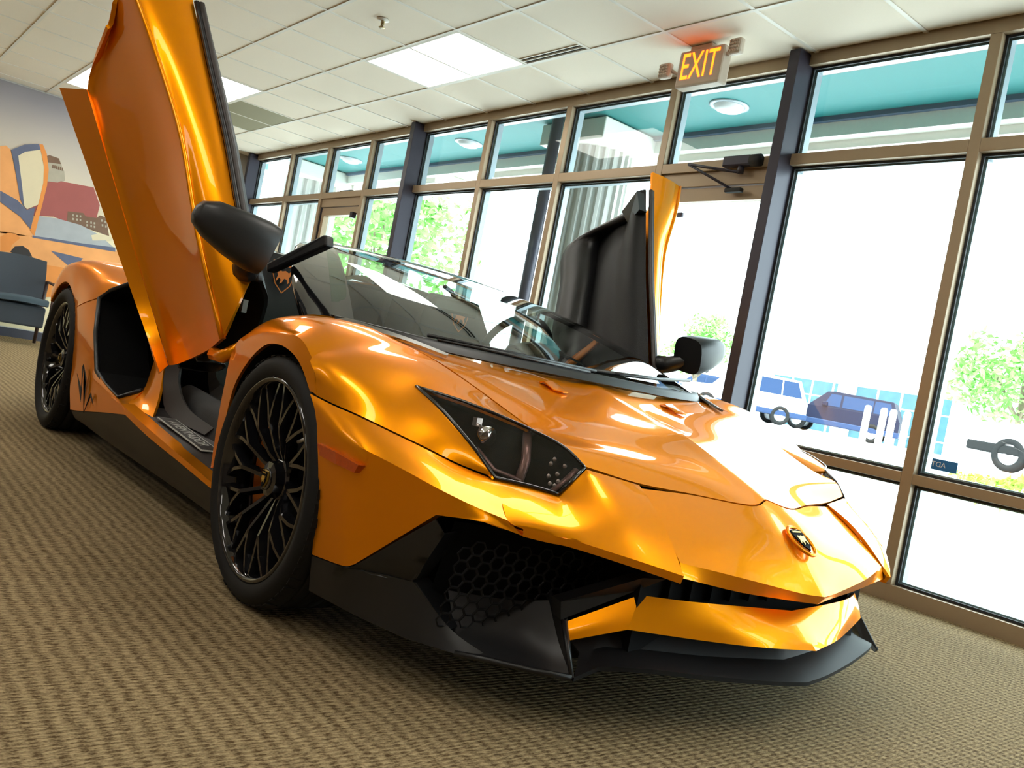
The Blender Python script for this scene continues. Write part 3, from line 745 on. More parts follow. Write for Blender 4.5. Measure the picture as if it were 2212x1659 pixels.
cols = [ (aout[3],(-.30,.80,.752),.022), (aout[4],(-.18,.80,.772),.020), (aout[5],(-.06,.72,.776),.022), (aout[6],(.055,.69,.752),.020),
         (aout[7],(.14,.675,.735),.016), (tl[1],(.228,.66,.716),.012), (tl[2],(.30,.645,.695),.008), (tl[3],(.366,.63,.674),.005),
         (hlT[1],(.42,.617,.655),.002), (hlT[2],(.478,.605,.635),.001), (hlT[3],(.593,.587,.599),0) ]
def bulge(a, b, t, h): p = lerp(a, b, t); return (p[0], p[1]+h*.35, p[2]+h)
fr = [[c[0] for c in cols], [bulge(c[0], c[1], .30, c[2]*1.25) for c in cols], [bulge(c[0], c[1], .65, c[2]) for c in cols], [c[1] for c in cols]]
fside_top = [aout[7], tl[1], tl[2], tl[3], hlO[1], hlO[2], hlO[3]]
fmid = [bulge(seam[i], fside_top[i], .5, .006) for i in range(7)]
fmid[0] = (.229,.985,.630); fmid[1] = (.290,.964,.632); fmid[2] = (.356,.918,.626)
for s in (-1, 1):
    comb = [[aout[8]]+seam[1:4], fmid[:4]]+[r[4:8] for r in fr]
    G = [surf([lip, [bulge(lip[i], aout[i], .5, .002) for i in range(9)], aout], 4, 2), surf([aout[:4], aoin], 4, 2), surf([r[:5] for r in fr], 4, 4), surf(comb, 4, 4),
         surf([seam[3:], fmid[3:], fside_top[3:]], 4, 4), surf([r[7:] for r in fr], 4, 4)]
    f = panel('front_fender', G, 'paint', s, weld=.006, smooth=4, sharp=50)
    panel('arch_liner', [surf([[(p[0], p[1]-.008, p[2]+.003) for p in lip], [(p[0], p[1]-.09, p[2]+.003) for p in lip]], 4, 1)], 'deep_black', s, solid=.003)
    if s == -1: f['label'] = 'orange fender arch over the near front wheel'

# ---- front bumper corners, below the fender seam
g = .004
seamb = [(p[0]+.002, p[1], p[2]-g) for p in seam]
crease = [(.285,.985,.520),(.386,.98,.510),(.464,.965,.502),(.561,.92,.482),(.647,.865,.457),(.703,.815,.439),(.76,.76,.424)]
low = [(.316,.95,.22),(.437,.935,.23),(.468,.925,.242),(.552,.89,.32),(.646,.86,.402),(.733,.80,.412),(.779,.73,.398)]
mid1 = [bulge(seamb[i], crease[i], .5, .003) for i in range(7)]
mid1[0] = (.258,.986,.555)
mid2 = [bulge(crease[i], low[i], .5, 0) for i in range(7)]
mid2[0] = (.312,.966,.381)
U = [(.641,.722,.487),(.693,.655,.484),(.729,.605,.478),(.736,.543,.544),(.770,.40,.526)]
Mm = [(.76,.76,.424),(.80,.695,.428),(.832,.635,.428),(.872,.53,.448),(.893,.422,.452)]
Ll = [(.781,.732,.412),(.813,.69,.410),(.846,.642,.408),(.918,.532,.391),(.975,.436,.374)]
Lb = [(.777,.727,.396),(.808,.685,.393),(.840,.638,.391),(.911,.527,.373),(.967,.432,.355)]
Lc = [(.745,.70,.392),(.775,.655,.388),(.805,.605,.386),(.87,.50,.370),(.92,.415,.358)]
for s in (-1, 1):
    G = [surf([seamb, mid1, crease], 4, 4), surf([crease, mid2, low], 4, 4, ccuts=(2, 4)),
         surf([U, [bulge(U[i], Mm[i], .5, .006) for i in range(5)], Mm, Ll], 5, 4, ccuts=(2, 3)), surf([Ll, Lb], 5, 2), surf([Lb, Lc], 5, 1)]
    inn = [(p[0]-.012, p[1]-.035, p[2]+.004) for p in low]
    G.append(surf([low, inn], 4, 1, ccuts=(2, 4)))
    b = panel('front_bumper', G, 'paint', s, weld=.004, smooth=2, sharp=40)
    # amber side marker
    mk = [(.306,.984,.478),(.40,.985,.4765),(.483,.969,.465),(.466,.966,.445),(.40,.978,.449),(.313,.976,.452)]
    q = MB().prism([sp((p[0], p[1]+.0015, p[2]), s) for p in mk], (0, -s*.018, 0)).build('side_marker', 'marker_red', b)
    q['label'] = 'amber red side marker'

# ---- nose and bonnet (both halves in one panel each)
def both(rows):
    """rows of (x,w,z) from outboard to centre -> full width rows"""
    return [[(p[0], -p[1], p[2]) for p in r]+[(p[0], p[1], p[2]) for p in reversed(r[:-1])] for r in rows]
hf = [(.731,.545,.55),(.767,.40,.53),(.801,.25,.523),(.855,.087,.518),(.837,0,.533)]
n0 = [(p[0]+.004, p[1], p[2]-.003) for p in hf[1:]]; n0[0] = (.773,.398,.519)
nt_ = [(.950,.426,.396),(1.001,.26,.377),(1.032,.08,.353),(1.047,0,.348)]
nb = [(.962,.424,.366),(.985,.25,.342),(1.008,.10,.330),(1.033,0,.326)]
nm1 = [bulge(n0[i], nt_[i], .34, (.006,.012,.018,.014)[i]) for i in range(4)]; nm1[0] = (.836,.411,.480)
nm2 = [bulge(n0[i], nt_[i], .70, (.008,.016,.022,.020)[i]) for i in range(4)]; nm2[0] = (.900,.420,.436)
nu = [(.90,.40,.362),(.92,.25,.342),(.95,.10,.334),(.96,0,.332)]
B = MB()
B.grid(surf(both([n0, nm1, nm2, nt_]), 5, 5, ccuts=(3,), rcuts=()))
B.grid(surf(both([nt_, nb]), 5, 2, ccuts=(3,))); B.grid(surf(both([nb, nu]), 5, 1, ccuts=(3,)))
NOSE = B.build('nose_panel', 'paint', CAR, solid=.006, weld=.002, sharp=25)
hs = [(.055,.686,.749),(.228,.656,.717),(.366,.626,.675),(.478,.601,.636),(.593,.581,.600),(.682,.571,.584),(.731,.541,.55)]
hc = [(.125,0,.742),(.275,0,.702),(.42,0,.667),(.54,0,.643),(.65,0,.605),(.75,0,.568),(.837,0,.533)]
rows = []
for a, c in zip(hs[:-1], hc[:-1]):
    r = []
    for t, dz in ((0, 0), (.27, -.004), (.54, -.008), (.84, -.006), (1, 0)):
        p = lerp(a, c, t); r.append((p[0], p[1], p[2]+dz))
    rows.append(r)
rows.append(hf)
HOOD = MB().grid(surf(both(rows), 5, 5, ccuts=(4,))).build('bonnet', 'paint', CAR, solid=.006, weld=.0015, sharp=12)
# washer blister on the bonnet
for s in (-1, 1):
    b = MB()
    b.grid([[Vector((x, s*(w0), z)) for (x, w0, z) in r] for r in
            [[(.215,.285,.712),(.24,.288,.717),(.29,.29,.699)], [(.215,.262,.714),(.245,.262,.722),(.30,.262,.698)], [(.215,.239,.712),(.24,.236,.717),(.29,.234,.699)]]])
    b.build('washer_blister', 'paint', CAR, solid=.003)

# shield badge
def badge(name, M4, w, h, parent, rim='gold', field='deep_black', bull='gold', outline_only=False):
    """black shield, gold edge, small bull figure"""
    out = [(-.5,.5),(-.25,.54),(0,.5),(.25,.54),(.5,.5),(.48,.05),(.33,-.28),(0,-.56),(-.33,-.28),(-.48,.05)]
    P = [Vector((x*w, y*h, 0)) for x, y in out]
    def pr(pts, z0, z1, nm, m, par):
        b = MB().prism([M4 @ Vector((p[0], p[1], z0)) for p in pts], (M4.to_3x3() @ Vector((0, 0, z1-z0)))); return b.build(nm, m, par)
    if outline_only:
        b = MB(); n = len(P)
        for i in range(n):
            a, c = P[i], P[(i+1) % n]
            b.prism([M4 @ a, M4 @ c, M4 @ (c*.92), M4 @ (a*.92)], M4.to_3x3() @ Vector((0, 0, .002)))
        e = b.build(name, rim, parent)
    else:
        e = pr(P, 0, .004, name, rim, parent)
        pr([p*.90 for p in P], .004, .006, 'field', field, e)
    bp = [(-.30,.10),(-.22,.20),(-.10,.16),(.05,.20),(.20,.14),(.30,.22),(.28,.06),(.22,-.02),(.26,-.16),(.18,-.22),(.14,-.08),(.02,-.06),(-.06,-.20),(-.16,-.26),(-.12,-.12),(-.20,-.06),(-.30,-.18),(-.34,-.16),(-.26,0)]
    pr([(x*w, y*h) for x, y in bp], .006, .0075, 'bull', bull, e)
    tb = [(-.34,.34),(.34,.34),(.34,.41),(-.34,.41)]
    pr([(x*w, y*h) for x, y in tb], .006, .007, 'name_bar', bull, e)
    return e
# recessed badge on the nose: orange rim around it
ctr = Vector((.957, 0, .4555)); ax = Vector((0, 1, 0)); ay = Vector((-.083, 0, .056))
fm = frame(ctr+Vector((.001, 0, .0015)), ax, ay)
b = MB()
ring = [(cos(2*pi*k/28)*.035, sin(2*pi*k/28)*.045) for k in range(28)]
b.tube([fm @ Vector((x, y, .001)) for x, y in ring+[ring[0]]], .0045, 8, cap=False)
b.build('badge_rim', 'paint', NOSE)
bd = badge('badge', fm, .052, .066, NOSE, rim='chrome')
bd['label'] = 'black and gold shield badge with a bull'

# ---- headlights
for s in (-1, 1):
    rowsH = [hlT, [bulge(hlT[i], hlO[i], .5, .004) for i in range(6)], hlO]
    cover = MB().grid(side(surf(rowsH, 5, 4, ccuts=(3,)), s)).build('headlight', 'lamp_glass', CAR)
    cover['label'] = 'smoked headlight cover'
    off = lambda p, d: (p[0]-d*.55, p[1]-d*.45, p[2]-d*.7)
    MB().grid(side(surf([[off(p, .035) for p in r] for r in rowsH], 5, 3, ccuts=(3,)), s)).build('lamp_housing', 'deep_black', cover)
    # rim between cover and housing
    lp = hlT+hlO[::-1]
    MB().grid(side([[Vector(p) for p in lp+[lp[0]]], [Vector(off(p, .036)) for p in lp+[lp[0]]]], s), smooth=False).build('lamp_wall', 'gloss_black', cover)
    eb = MB(); tb = [sp(p, s) for p in crv(hlT, 4, (3,))]; eb.tube(tb, .004, 6)
    eb.tube([sp(p, s) for p in crv(hlO, 4, (3,))], .005, 6); eb.tube([sp(hlT[-1], s), sp(hlO[-1], s)], .004, 6)
    eb.build('lamp_seal', 'gloss_black', cover)
    def inside(u, v, d):
        G_ = surf(rowsH, 5, 4, ccuts=(3,)); nr, nc = len(G_)-1, len(G_[0])-1
        p = G_[min(nr, int(round(v*nr)))][min(nc, int(round(u*nc)))]
        return sp(off(p, d), s)
    # Y shaped grey reflectors
    MB().tube([inside(.60, .04, .016), inside(.68, .5, .016), inside(.74, .95, .014)], .011, 6, flat=.5).build('light_guide', 'lamp_grey', cover)
    MB().tube([inside(.40, .82, .018), inside(.55, .86, .016), inside(.70, .92, .014)], .008, 6, flat=.5).build('light_guide', 'lamp_grey', cover)
    MB().tube([inside(.92, .98, .014), inside(.95, .55, .014), inside(.98, .10, .012)], .010, 6, flat=.5).build('light_guide', 'lamp_grey', cover)
    MB().lathe([(0, .0), (.018, .0), (.022, .012), (.022, .03), (.0, .03)], inside(.36, .45, .030), 'x', 16).build('projector', 'chrome', cover)
    MB().box(-.008, .008, -.008, .008, -.010, .010).build('reflector', 'lamp_lens', cover).location = inside(.30, .40, .016)
    for k, (u, v) in enumerate(((.80,.25),(.82,.42),(.84,.58),(.86,.74),(.88,.30),(.895,.47),(.91,.64),(.92,.80))):
        q = inside(u, v, .015)
        MB().lathe([(.0055, 0), (.004, .004), (0, .005)], q, 'x', 10).build('led', 'lamp_lens', cover)

# ---- lower front: intake, fang, wing, splitter
for s in (-1, 1):
    E0 = [(.315,.94,.134),(.40,.922,.132),(.493,.90,.13),(.60,.85,.122),(.70,.785,.122),(.752,.74,.127)]
    E1 = [(.316,.95,.217),(.437,.935,.227),(.53,.885,.238),(.593,.84,.240),(.67,.785,.165),(.745,.735,.133)]
    E2 = [(.437,.935,.227),(.468,.925,.239),(.552,.89,.314),(.644,.858,.392)]
    E3 = [(.52,.89,.236),(.585,.845,.242),(.630,.85,.30),(.664,.842,.366)]
    b = MB(); b.grid(side(surf([E0, E1], 4, 3, ccuts=(3,)), s)); b.grid(side(surf([E2, E3], 4, 3), s))
    # return lip of the opening
    op = [(.664,.842,.366),(.630,.85,.30),(.587,.846,.243),(.67,.785,.163)]
    b.grid(side([[Vector(p) for p in op], [Vector((p[0]-.03, p[1]-.06, p[2])) for p in op]], s), smooth=False)
    lowp = b.build('lower_bumper', 'satin_black', CAR, solid=.004, weld=.0005)
    lowp['label'] = 'matt black lower bumper corner'
    # fang: floor, inner fin, pointed tip
    fl = MB()
    fl.grid(side(surf([[(.690,.79,.126),(.752,.742,.130),(.83,.672,.133),(.884,.618,.136)], [(.645,.76,.165),(.70,.705,.163),(.765,.645,.165),(.82,.607,.182)], [(.60,.755,.225),(.64,.69,.225),(.69,.63,.23),(.75,.592,.25)]], 4, 4), s))
    fl.add([sp(p, s) for p in [(.886,.617,.131),(.812,.598,.226),(.74,.585,.27),(.75,.592,.24),(.82,.607,.18)]], [(0, 1, 2, 3, 4)])
    fl.add([sp(p, s) for p in [(.886,.617,.131),(.812,.598,.226),(.795,.578,.226),(.860,.595,.131)]], [(0, 1, 2, 3)])
    fl.tube([sp(p, s) for p in [(.700,.783,.122),(.752,.74,.126),(.83,.67,.128),(.886,.616,.132)]], .007, 8)
    fl.tube([sp(p, s) for p in [(.886,.616,.132),(.812,.598,.226)]], .0055, 8)
    fl.build('fang', 'satin_black', CAR, solid=.006)
    # strut from the fang up to the blade
    st = MB().prism([sp(p, s) for p in [(.806,.600,.226),(.796,.600,.262),(.895,.47,.345),(.925,.43,.352),(.872,.455,.310)]], Vector((-.03, s*.0, .004)))
    st.build('strut', 'satin_black', CAR)
    # intake back with honeycomb
    bk = MB().add([sp(p, s) for p in [(.56,.79,.12),(.70,.40,.12),(.76,.40,.38),(.62,.79,.385)]], [(0, 1, 2, 3)])
    MB().box(.70, .80, min(s*.44, s*.565), max(s*.44, s*.565), .135, .185).build('intake_inner_wall', 'deep_black', CAR)
    bk = bk.build('intake_back', 'deep_black', CAR)
    hx = MB(); o_ = Vector((.665,.80,.20)); ux = Vector((.085,-.34,0)).normalized(); uz = Vector((.2,.0,1)).normalized()
    for i in range(13):
        for j in range(6):
            cx = .027*i; cz = .031*(j+(i % 2)*.5)-.02
            pts = [o_+ux*(cx+.0165*cos(pi/3*k))+uz*(cz+.0165*sin(pi/3*k)) for k in range(7)]
            hx.tube([sp(p, s) for p in pts], .0022, 4, cap=False, smooth=False)
    h_ = hx.build('honeycomb_mesh', 'matt_black', CAR); h_['kind'] = 'stuff'
wt = [(.803,.585,.219),(.878,.45,.302),(.925,.34,.302),(.955,.20,.299),(.970,0,.289)]
wm = [(.815,.587,.203),(.887,.468,.262),(.937,.345,.258),(.985,.20,.256),(1.018,0,.250)]
wbm = [(.824,.586,.186),(.892,.482,.231),(.948,.33,.224),(1.005,.17,.220),(1.052,0,.220)]
wbk = [(.80,.575,.180),(.862,.47,.222),(.91,.33,.215),(.955,.17,.212),(.98,0,.212)]
B = MB(); B.grid(surf(both([wt, wm, wbm]), 5, 4, ccuts=(1, 4, 7))); B.grid(surf(both([wbm, wbk]), 5, 1, ccuts=(1, 4, 7)))
B.build('lower_wing', 'paint', CAR, solid=.006, weld=.0015, sharp=14)['label'] = 'orange lower front wing'
sp0 = [(.889,.612,.134),(.900,.555,.157),(.945,.46,.164),(.994,.28,.154),(1.031,.11,.146),(1.046,0,.142)]
sp1 = [(p[0]-.001, p[1], p[2]-.010) for p in sp0]
sp2 = [(.84,.56,.165),(.85,.50,.178),(.885,.42,.182),(.93,.26,.176),(.96,.10,.172),(.975,0,.170)]
sp3 = [(.80,.57,.19),(.84,.48,.215),(.875,.40,.21),(.91,.25,.208),(.935,.10,.205),(.95,0,.205)]
B = MB(); B.grid(surf(both([sp1, sp0]), 4, 1, ccuts=(1, 5, 9))); B.grid(surf(both([sp0, sp2]), 4, 2, ccuts=(1, 5, 9))); B.grid(surf(both([sp2, sp3]), 4, 1, ccuts=(1, 5, 9)))
B.build('splitter', 'matt_black', CAR, solid=.006, weld=.0015)
MB().box(.70, .885, -.46, .46, .135, .375).build('grille_back', 'deep_black', CAR)
for k in range(-5, 6): MB().box(.885, .90, .075*k-.005, .075*k+.005, .29, .365).build('grille_rib', 'deep_black', CAR)

# ---- windscreen and pillars
base = [(-.129,.79,.781),(-.035,.70,.775),(.032,.60,.769),(.085,.40,.764),(.11,.20,.764),(.125,0,.764)]
head = [(-1.007,.44,1.066),(-1.02,.37,1.073),(-1.03,.29,1.079),(-1.038,.19,1.083),(-1.042,.10,1.085),(-1.044,0,1.086)]
def wrow(t, h):
    r = []
    for i in range(6):
        p = lerp(base[i], head[i], t); k = h*(1.0 if i else .75)
        r.append((p[0]+k*.25, p[1]+(k*.25 if i == 0 else 0), p[2]+k))
    return r
WR = [base, wrow(.25, .024), wrow(.5, .034), wrow(.75, .026), head]
WS = MB().grid(surf(both(WR), 4, 6)).build('windscreen', 'wind_glass', CAR)
WS['label'] = 'raked windscreen'
for s in (-1, 1):
    ed = [r[0] for r in WR]
    ou = [(-.185,.845,.772),(-.41,.795,.875),(-.66,.70,.965),(-.88,.60,1.03),(-1.075,.505,1.058)]
    iw = [lerp(WR[k][0], WR[k][1], .5 if k < 4 else .4) for k in range(5)]
    b = MB(); b.grid(side(surf([[(p[0]-.01, p[1], p[2]-.03) for p in ou], ou, ed, [(p[0], p[1], p[2]+.001) for p in iw]], 6, 3), s))
    b.build('windscreen_pillar', 'brown_black' if False else 'gloss_black', CAR, solid=.008)
B = MB()
B.grid(surf(both([[(p[0]+.05, p[1], p[2]-.012) for p in head], [(p[0]-.005, p[1], p[2]+.006) for p in head], [(p[0]-.07, p[1]*1.05, p[2]+.010) for p in head], [(p[0]-.08, p[1]*1.05, p[2]-.02) for p in head]]), 4, 2))
B.build('windscreen_header', 'gloss_black', CAR, solid=.006)
# cowl trim and wipers
B = MB(); B.grid(surf(both([[(p[0]+.035, p[1]*1.0, p[2]-.022) for p in base], [(p[0]+.012, p[1], p[2]+.004) for p in base], [(p[0]-.02, p[1], p[2]+.004) for p in base]]), 4, 2))
B.build('cowl_trim', 'satin_black', CAR, solid=.006)
wa = MB(); wa.tube([(.10,-.02,.775),(.05,.35,.795),(-.06,.66,.815)], [.012,.010,.006], 8, flat=.6); wa.tube([(.085,.14,.785),(.02,.44,.80),(-.07,.70,.822)], .007, 6)
wa.build('wiper', 'satin_black', CAR)
wa = MB(); wa.tube([(.13,-.02,.770),(.105,-.30,.773),(.058,-.55,.774)], [.012,.010,.006], 8, flat=.6); wa.tube([(.12,.02,.778),(.09,-.30,.780),(.04,-.575,.781)], .006, 6)
wa.build('wiper', 'satin_black', CAR)
for s in (-1, 1):
    MB().grid(side(surf([[(-.10,.80,.775),(.06,.68,.757),(.19,.60,.735)], [(-.08,.77,.785),(.05,.655,.765),(.175,.585,.741)]], 4, 2), s)).build('cowl_end_trim', 'steel', CAR, solid=.008)

# ---- inner dark structure: wheel housings, underbody, bulkhead
for s in (-1, 1):
    for (cx, r, zc, w0, w1) in ((0, .352, .335, .62, .925), (-2.70, .385, .36, .55, .92)):
        b = MB(); n = 24; vs = []
        for k in range(n+1):
            q = -radians(35)+radians(250)*k/n
            for w in (w0, w1): vs.append((cx+r*cos(q), s*w, zc+r*sin(q)))
        b.add(vs, [(2*k, 2*k+1, 2*k+3, 2*k+2) for k in range(n)], True)
        b.add([(cx+r*cos(-radians(35)+radians(250)*k/n), s*w0, zc+r*sin(-radians(35)+radians(250)*k/n)) for k in range(n+1)], [tuple(range(n+1))])
        b.build('wheel_housing', 'deep_black', CAR)
b = MB(); b.box(-3.3, .70, -.60, .60, .12, .235); b.box(-2.25, -.46, -.88, .88, .12, .20)
b.build('underbody', 'deep_black', CAR)
b = MB(); b.box(-.50, .10, -.60, .60, .25, .70); b.build('front_bulkhead', 'deep_black', CAR)
b = MB(); b.box(-3.35, -1.62, -.74, .74, .25, .80); b.build('engine_bay', 'deep_black', CAR)

# ---- sills, rear quarters
for s in (-1, 1):
    A = [(-1.366,.966,.319),(-1.008,.962,.288),(-.70,.948,.258),(-.40,.932,.228)]
    Bb = [(-1.292,.968,.291),(-.985,.964,.262),(-.69,.95,.238),(-.376,.934,.210)]
    An = [(p[0], p[1]-.05, p[2]+.004) for p in A]
    panel('sill_strip', [surf([An, A, Bb, [(p[0], p[1]-.03, p[2]-.006) for p in Bb]], 4, 2, rcuts=(1, 2))], 'paint', s, solid=.006)
    Q1 = [[(-2.17,.955,.17),(-1.9,.965,.205),(-1.6,.965,.248),(-1.28,.966,.290)],
          [(-2.28,.95,.27),(-2.05,.96,.31),(-1.75,.962,.335),(-1.36,.966,.319)],
          [(-2.331,.945,.36),(-2.15,.955,.375),(-1.98,.957,.383),(-1.839,.955,.388)],
          [(-2.42,.945,.5),(-2.28,.955,.515),(-2.12,.957,.53),(-1.99,.952,.54)],
          [(-2.50,.946,.612),(-2.38,.955,.632),(-2.25,.955,.657),(-2.13,.935,.687)]]
    R0 = [(-2.13,.935,.692),(-2.25,.955,.662),(-2.38,.955,.637),(-2.50,.946,.617),(-2.60,.948,.695),(-2.728,.952,.735),(-2.86,.957,.71),(-2.98,.96,.62)]
    R1 = [(-2.04,.905,.745),(-2.2,.93,.745),(-2.35,.94,.745),(-2.5,.945,.76),(-2.62,.95,.785),(-2.75,.95,.80),(-2.9,.955,.775),(-3.03,.955,.66)]
    R2 = [(-1.93,.86,.785),(-2.15,.875,.805),(-2.3,.885,.825),(-2.45,.895,.845),(-2.6,.90,.856),(-2.75,.905,.852),(-2.92,.91,.82),(-3.07,.93,.70)]
    R3 = [(-1.80,.72,.86),(-2.05,.74,.87),(-2.25,.75,.878),(-2.45,.75,.88),(-2.6,.75,.88),(-2.75,.75,.87),(-2.95,.75,.84),(-3.12,.75,.75)]
    LQ = [Q1[0][0], Q1[1][0], Q1[2][0], Q1[3][0], Q1[4][0], (-2.60,.948,.695), (-2.728,.952,.735), (-2.86,.957,.71), (-2.98,.96,.62)]
    qp = panel('rear_quarter', [surf(Q1, 5, 4), surf([LQ, [(p[0]-.03, p[1]-.05, p[2]-.004) for p in LQ]], 4, 1)], 'paint', s, solid=.006)
    panel('rear_fender', [surf([R0, R1, R2, R3], 4, 4)], 'paint', s, solid=.006)
    ik = [(-2.13,.925,.690),(-2.057,.90,.736),(-1.93,.862,.780),(-1.70,.82,.80),(-1.62,.80,.70),(-1.60,.80,.50),(-1.483,.86,.367),(-1.607,.91,.312),(-1.715,.94,.350),(-1.839,.950,.388),(-1.99,.947,.540)]
    b = MB(); n = len(ik)
    inn = [(p[0]+.02, .74, p[2]) for p in ik]
    b.add([sp(p, s) for p in ik]+[sp(p, s) for p in inn], [(i, (i+1) % n, n+(i+1) % n, n+i) for i in range(n)]+[tuple(range(n, 2*n))])
    o = b.build('side_intake', 'deep_black', CAR); o['label'] = 'large black side air intake'
    MB().tube([sp((p[0], p[1]+.004, p[2]), s) for p in [ik[6], ik[7], ik[8], ik[9], ik[10], ik[0], ik[1], ik[2]]], .011, 6).build('intake_trim', 'satin_black', o)
    # jamb pillar between the intake and the door opening, with its flared foot
    J = [[(-1.55,.80,.72),(-1.45,.815,.72),(-1.36,.815,.72)], [(-1.56,.815,.50),(-1.45,.835,.50),(-1.36,.835,.50)], [(-1.50,.855,.372),(-1.38,.868,.372),(-1.27,.862,.374)], [(-1.40,.93,.322),(-1.28,.925,.300),(-1.165,.905,.290)]]
    panel('door_jamb', [surf(J, 4, 4)], 'paint', s, solid=.01)
    panel('intake_lip', [surf([[(-1.607,.912,.310),(-1.55,.885,.338),(-1.483,.86,.368)], [(-1.53,.945,.308),(-1.47,.93,.318),(-1.40,.925,.322)], [(-1.50,.966,.328),(-1.42,.966,.324),(-1.366,.964,.319)]], 4, 4)], 'paint', s, solid=.006)
    # black skirt below the sill
    K0 = [(-2.16,.952,.168),(-1.9,.962,.203),(-1.6,.963,.246),(-1.285,.965,.288),(-.985,.961,.259),(-.69,.947,.235),(-.37,.93,.208)]
    K1 = [(-2.16,.93,.135),(-1.9,.935,.150),(-1.6,.935,.168),(-1.285,.93,.180),(-.985,.925,.172),(-.69,.92,.165),(-.40,.915,.150)]
    K2 = [(-2.16,.90,.120),(-1.9,.905,.120),(-1.6,.905,.120),(-1.285,.90,.120),(-.985,.895,.120),(-.69,.89,.118),(-.42,.885,.115)]
    panel('side_skirt', [surf([K0, K1, K2], 4, 3)], 'satin_black', s, solid=.006)
    # sill tread, inner sill wall
    panel('sill_tread', [surf([[(-1.36,.93,.316),(-1.0,.92,.288),(-.70,.905,.262),(-.44,.89,.236)], [(-1.36,.80,.322),(-1.0,.795,.300),(-.70,.785,.282),(-.44,.775,.262)]], 4, 2)], 'brown_black', s, solid=.006)
    panel('inner_sill', [surf([[(-1.36,.80,.322),(-1.0,.795,.300),(-.70,.785,.282),(-.44,.775,.262)], [(-1.36,.765,.40),(-1.0,.76,.385),(-.70,.75,.37),(-.44,.74,.36)], [(-1.36,.71,.425),(-1.0,.705,.41),(-.70,.695,.395),(-.44,.685,.385)], [(-1.36,.66,.33),(-1.0,.655,.32),(-.70,.645,.31),(-.44,.635,.30)]], 4, 3)], 'leather', s, solid=.008)
    panel('aperture_seal', [surf([[(-1.35,.812,.80),(-1.35,.832,.52),(-1.29,.845,.39),(-1.18,.84,.318),(-.9,.80,.30)], [(-1.30,.79,.80),(-1.29,.80,.52),(-1.22,.81,.42),(-1.10,.80,.36),(-.88,.78,.33)]], 4, 2)], 'brown_black', s, solid=.012)
# sill plate with the model lettering
for s in (-1, 1):
    p0 = Vector((-1.136, s*.868, .305)); p1 = Vector((-.686, s*.845, .267)); inn = Vector((-.90, s*.80, .298))
    cx = (p0+p1)/2+Vector((0, 0, .004)); xd = (p1-p0); yd = Vector((0, -s, .06))
    fm = frame(cx, xd, yd) if s == -1 else frame(cx, -xd, yd)
    pts = [(-.225,-.03),(-.20,.03),(.205,.03),(.225,.01),(.215,-.03)]
    e = MB().prism([fm @ Vector((x, y, .004)) for x, y in pts], fm.to_3x3() @ Vector((0, 0, .004))).build('sill_plate', 'plate_white', CAR)
    MB().prism([fm @ Vector((x*.975, y*.86, .0075)) for x, y in pts], fm.to_3x3() @ Vector((0, 0, .0012))).build('plate_field', 'brown_black', e)
    text_mesh('AVENTADOR', 'plate_lettering', 'plate_white', e, fm @ Matrix.Translation((0, 0, .0092)), .046, .0004, shear=.25, sx=1.18)
# two-letter decal on the rear quarter
for s in (-1, 1):
    q = Vector((-1.95, s*.972, .30)); fm = frame(q, (1, 0, 0) if s == -1 else (-1, 0, 0), (0, 0, 1))
    def stroke(pts): return MB().prism([fm @ Vector((x, y, 0)) for x, y in pts], fm.to_3x3() @ Vector((0, 0, .0015))).build('decal', 'lamp_grey' if False else 'slot_black', CAR)
    stroke([(-.14,.045),(-.115,.03),(.005,-.055),(-.004,-.01)])
    stroke([(-.07,.085),(.015,-.062),(-.012,.0),(-.055,.095)])
    stroke([(-.055,.098),(.03,.05),(.095,-.095),(.05,.02)])
    stroke([(.098,-.095),(.155,.0),(.23,-.045),(.16,-.018),(.135,-.02)])

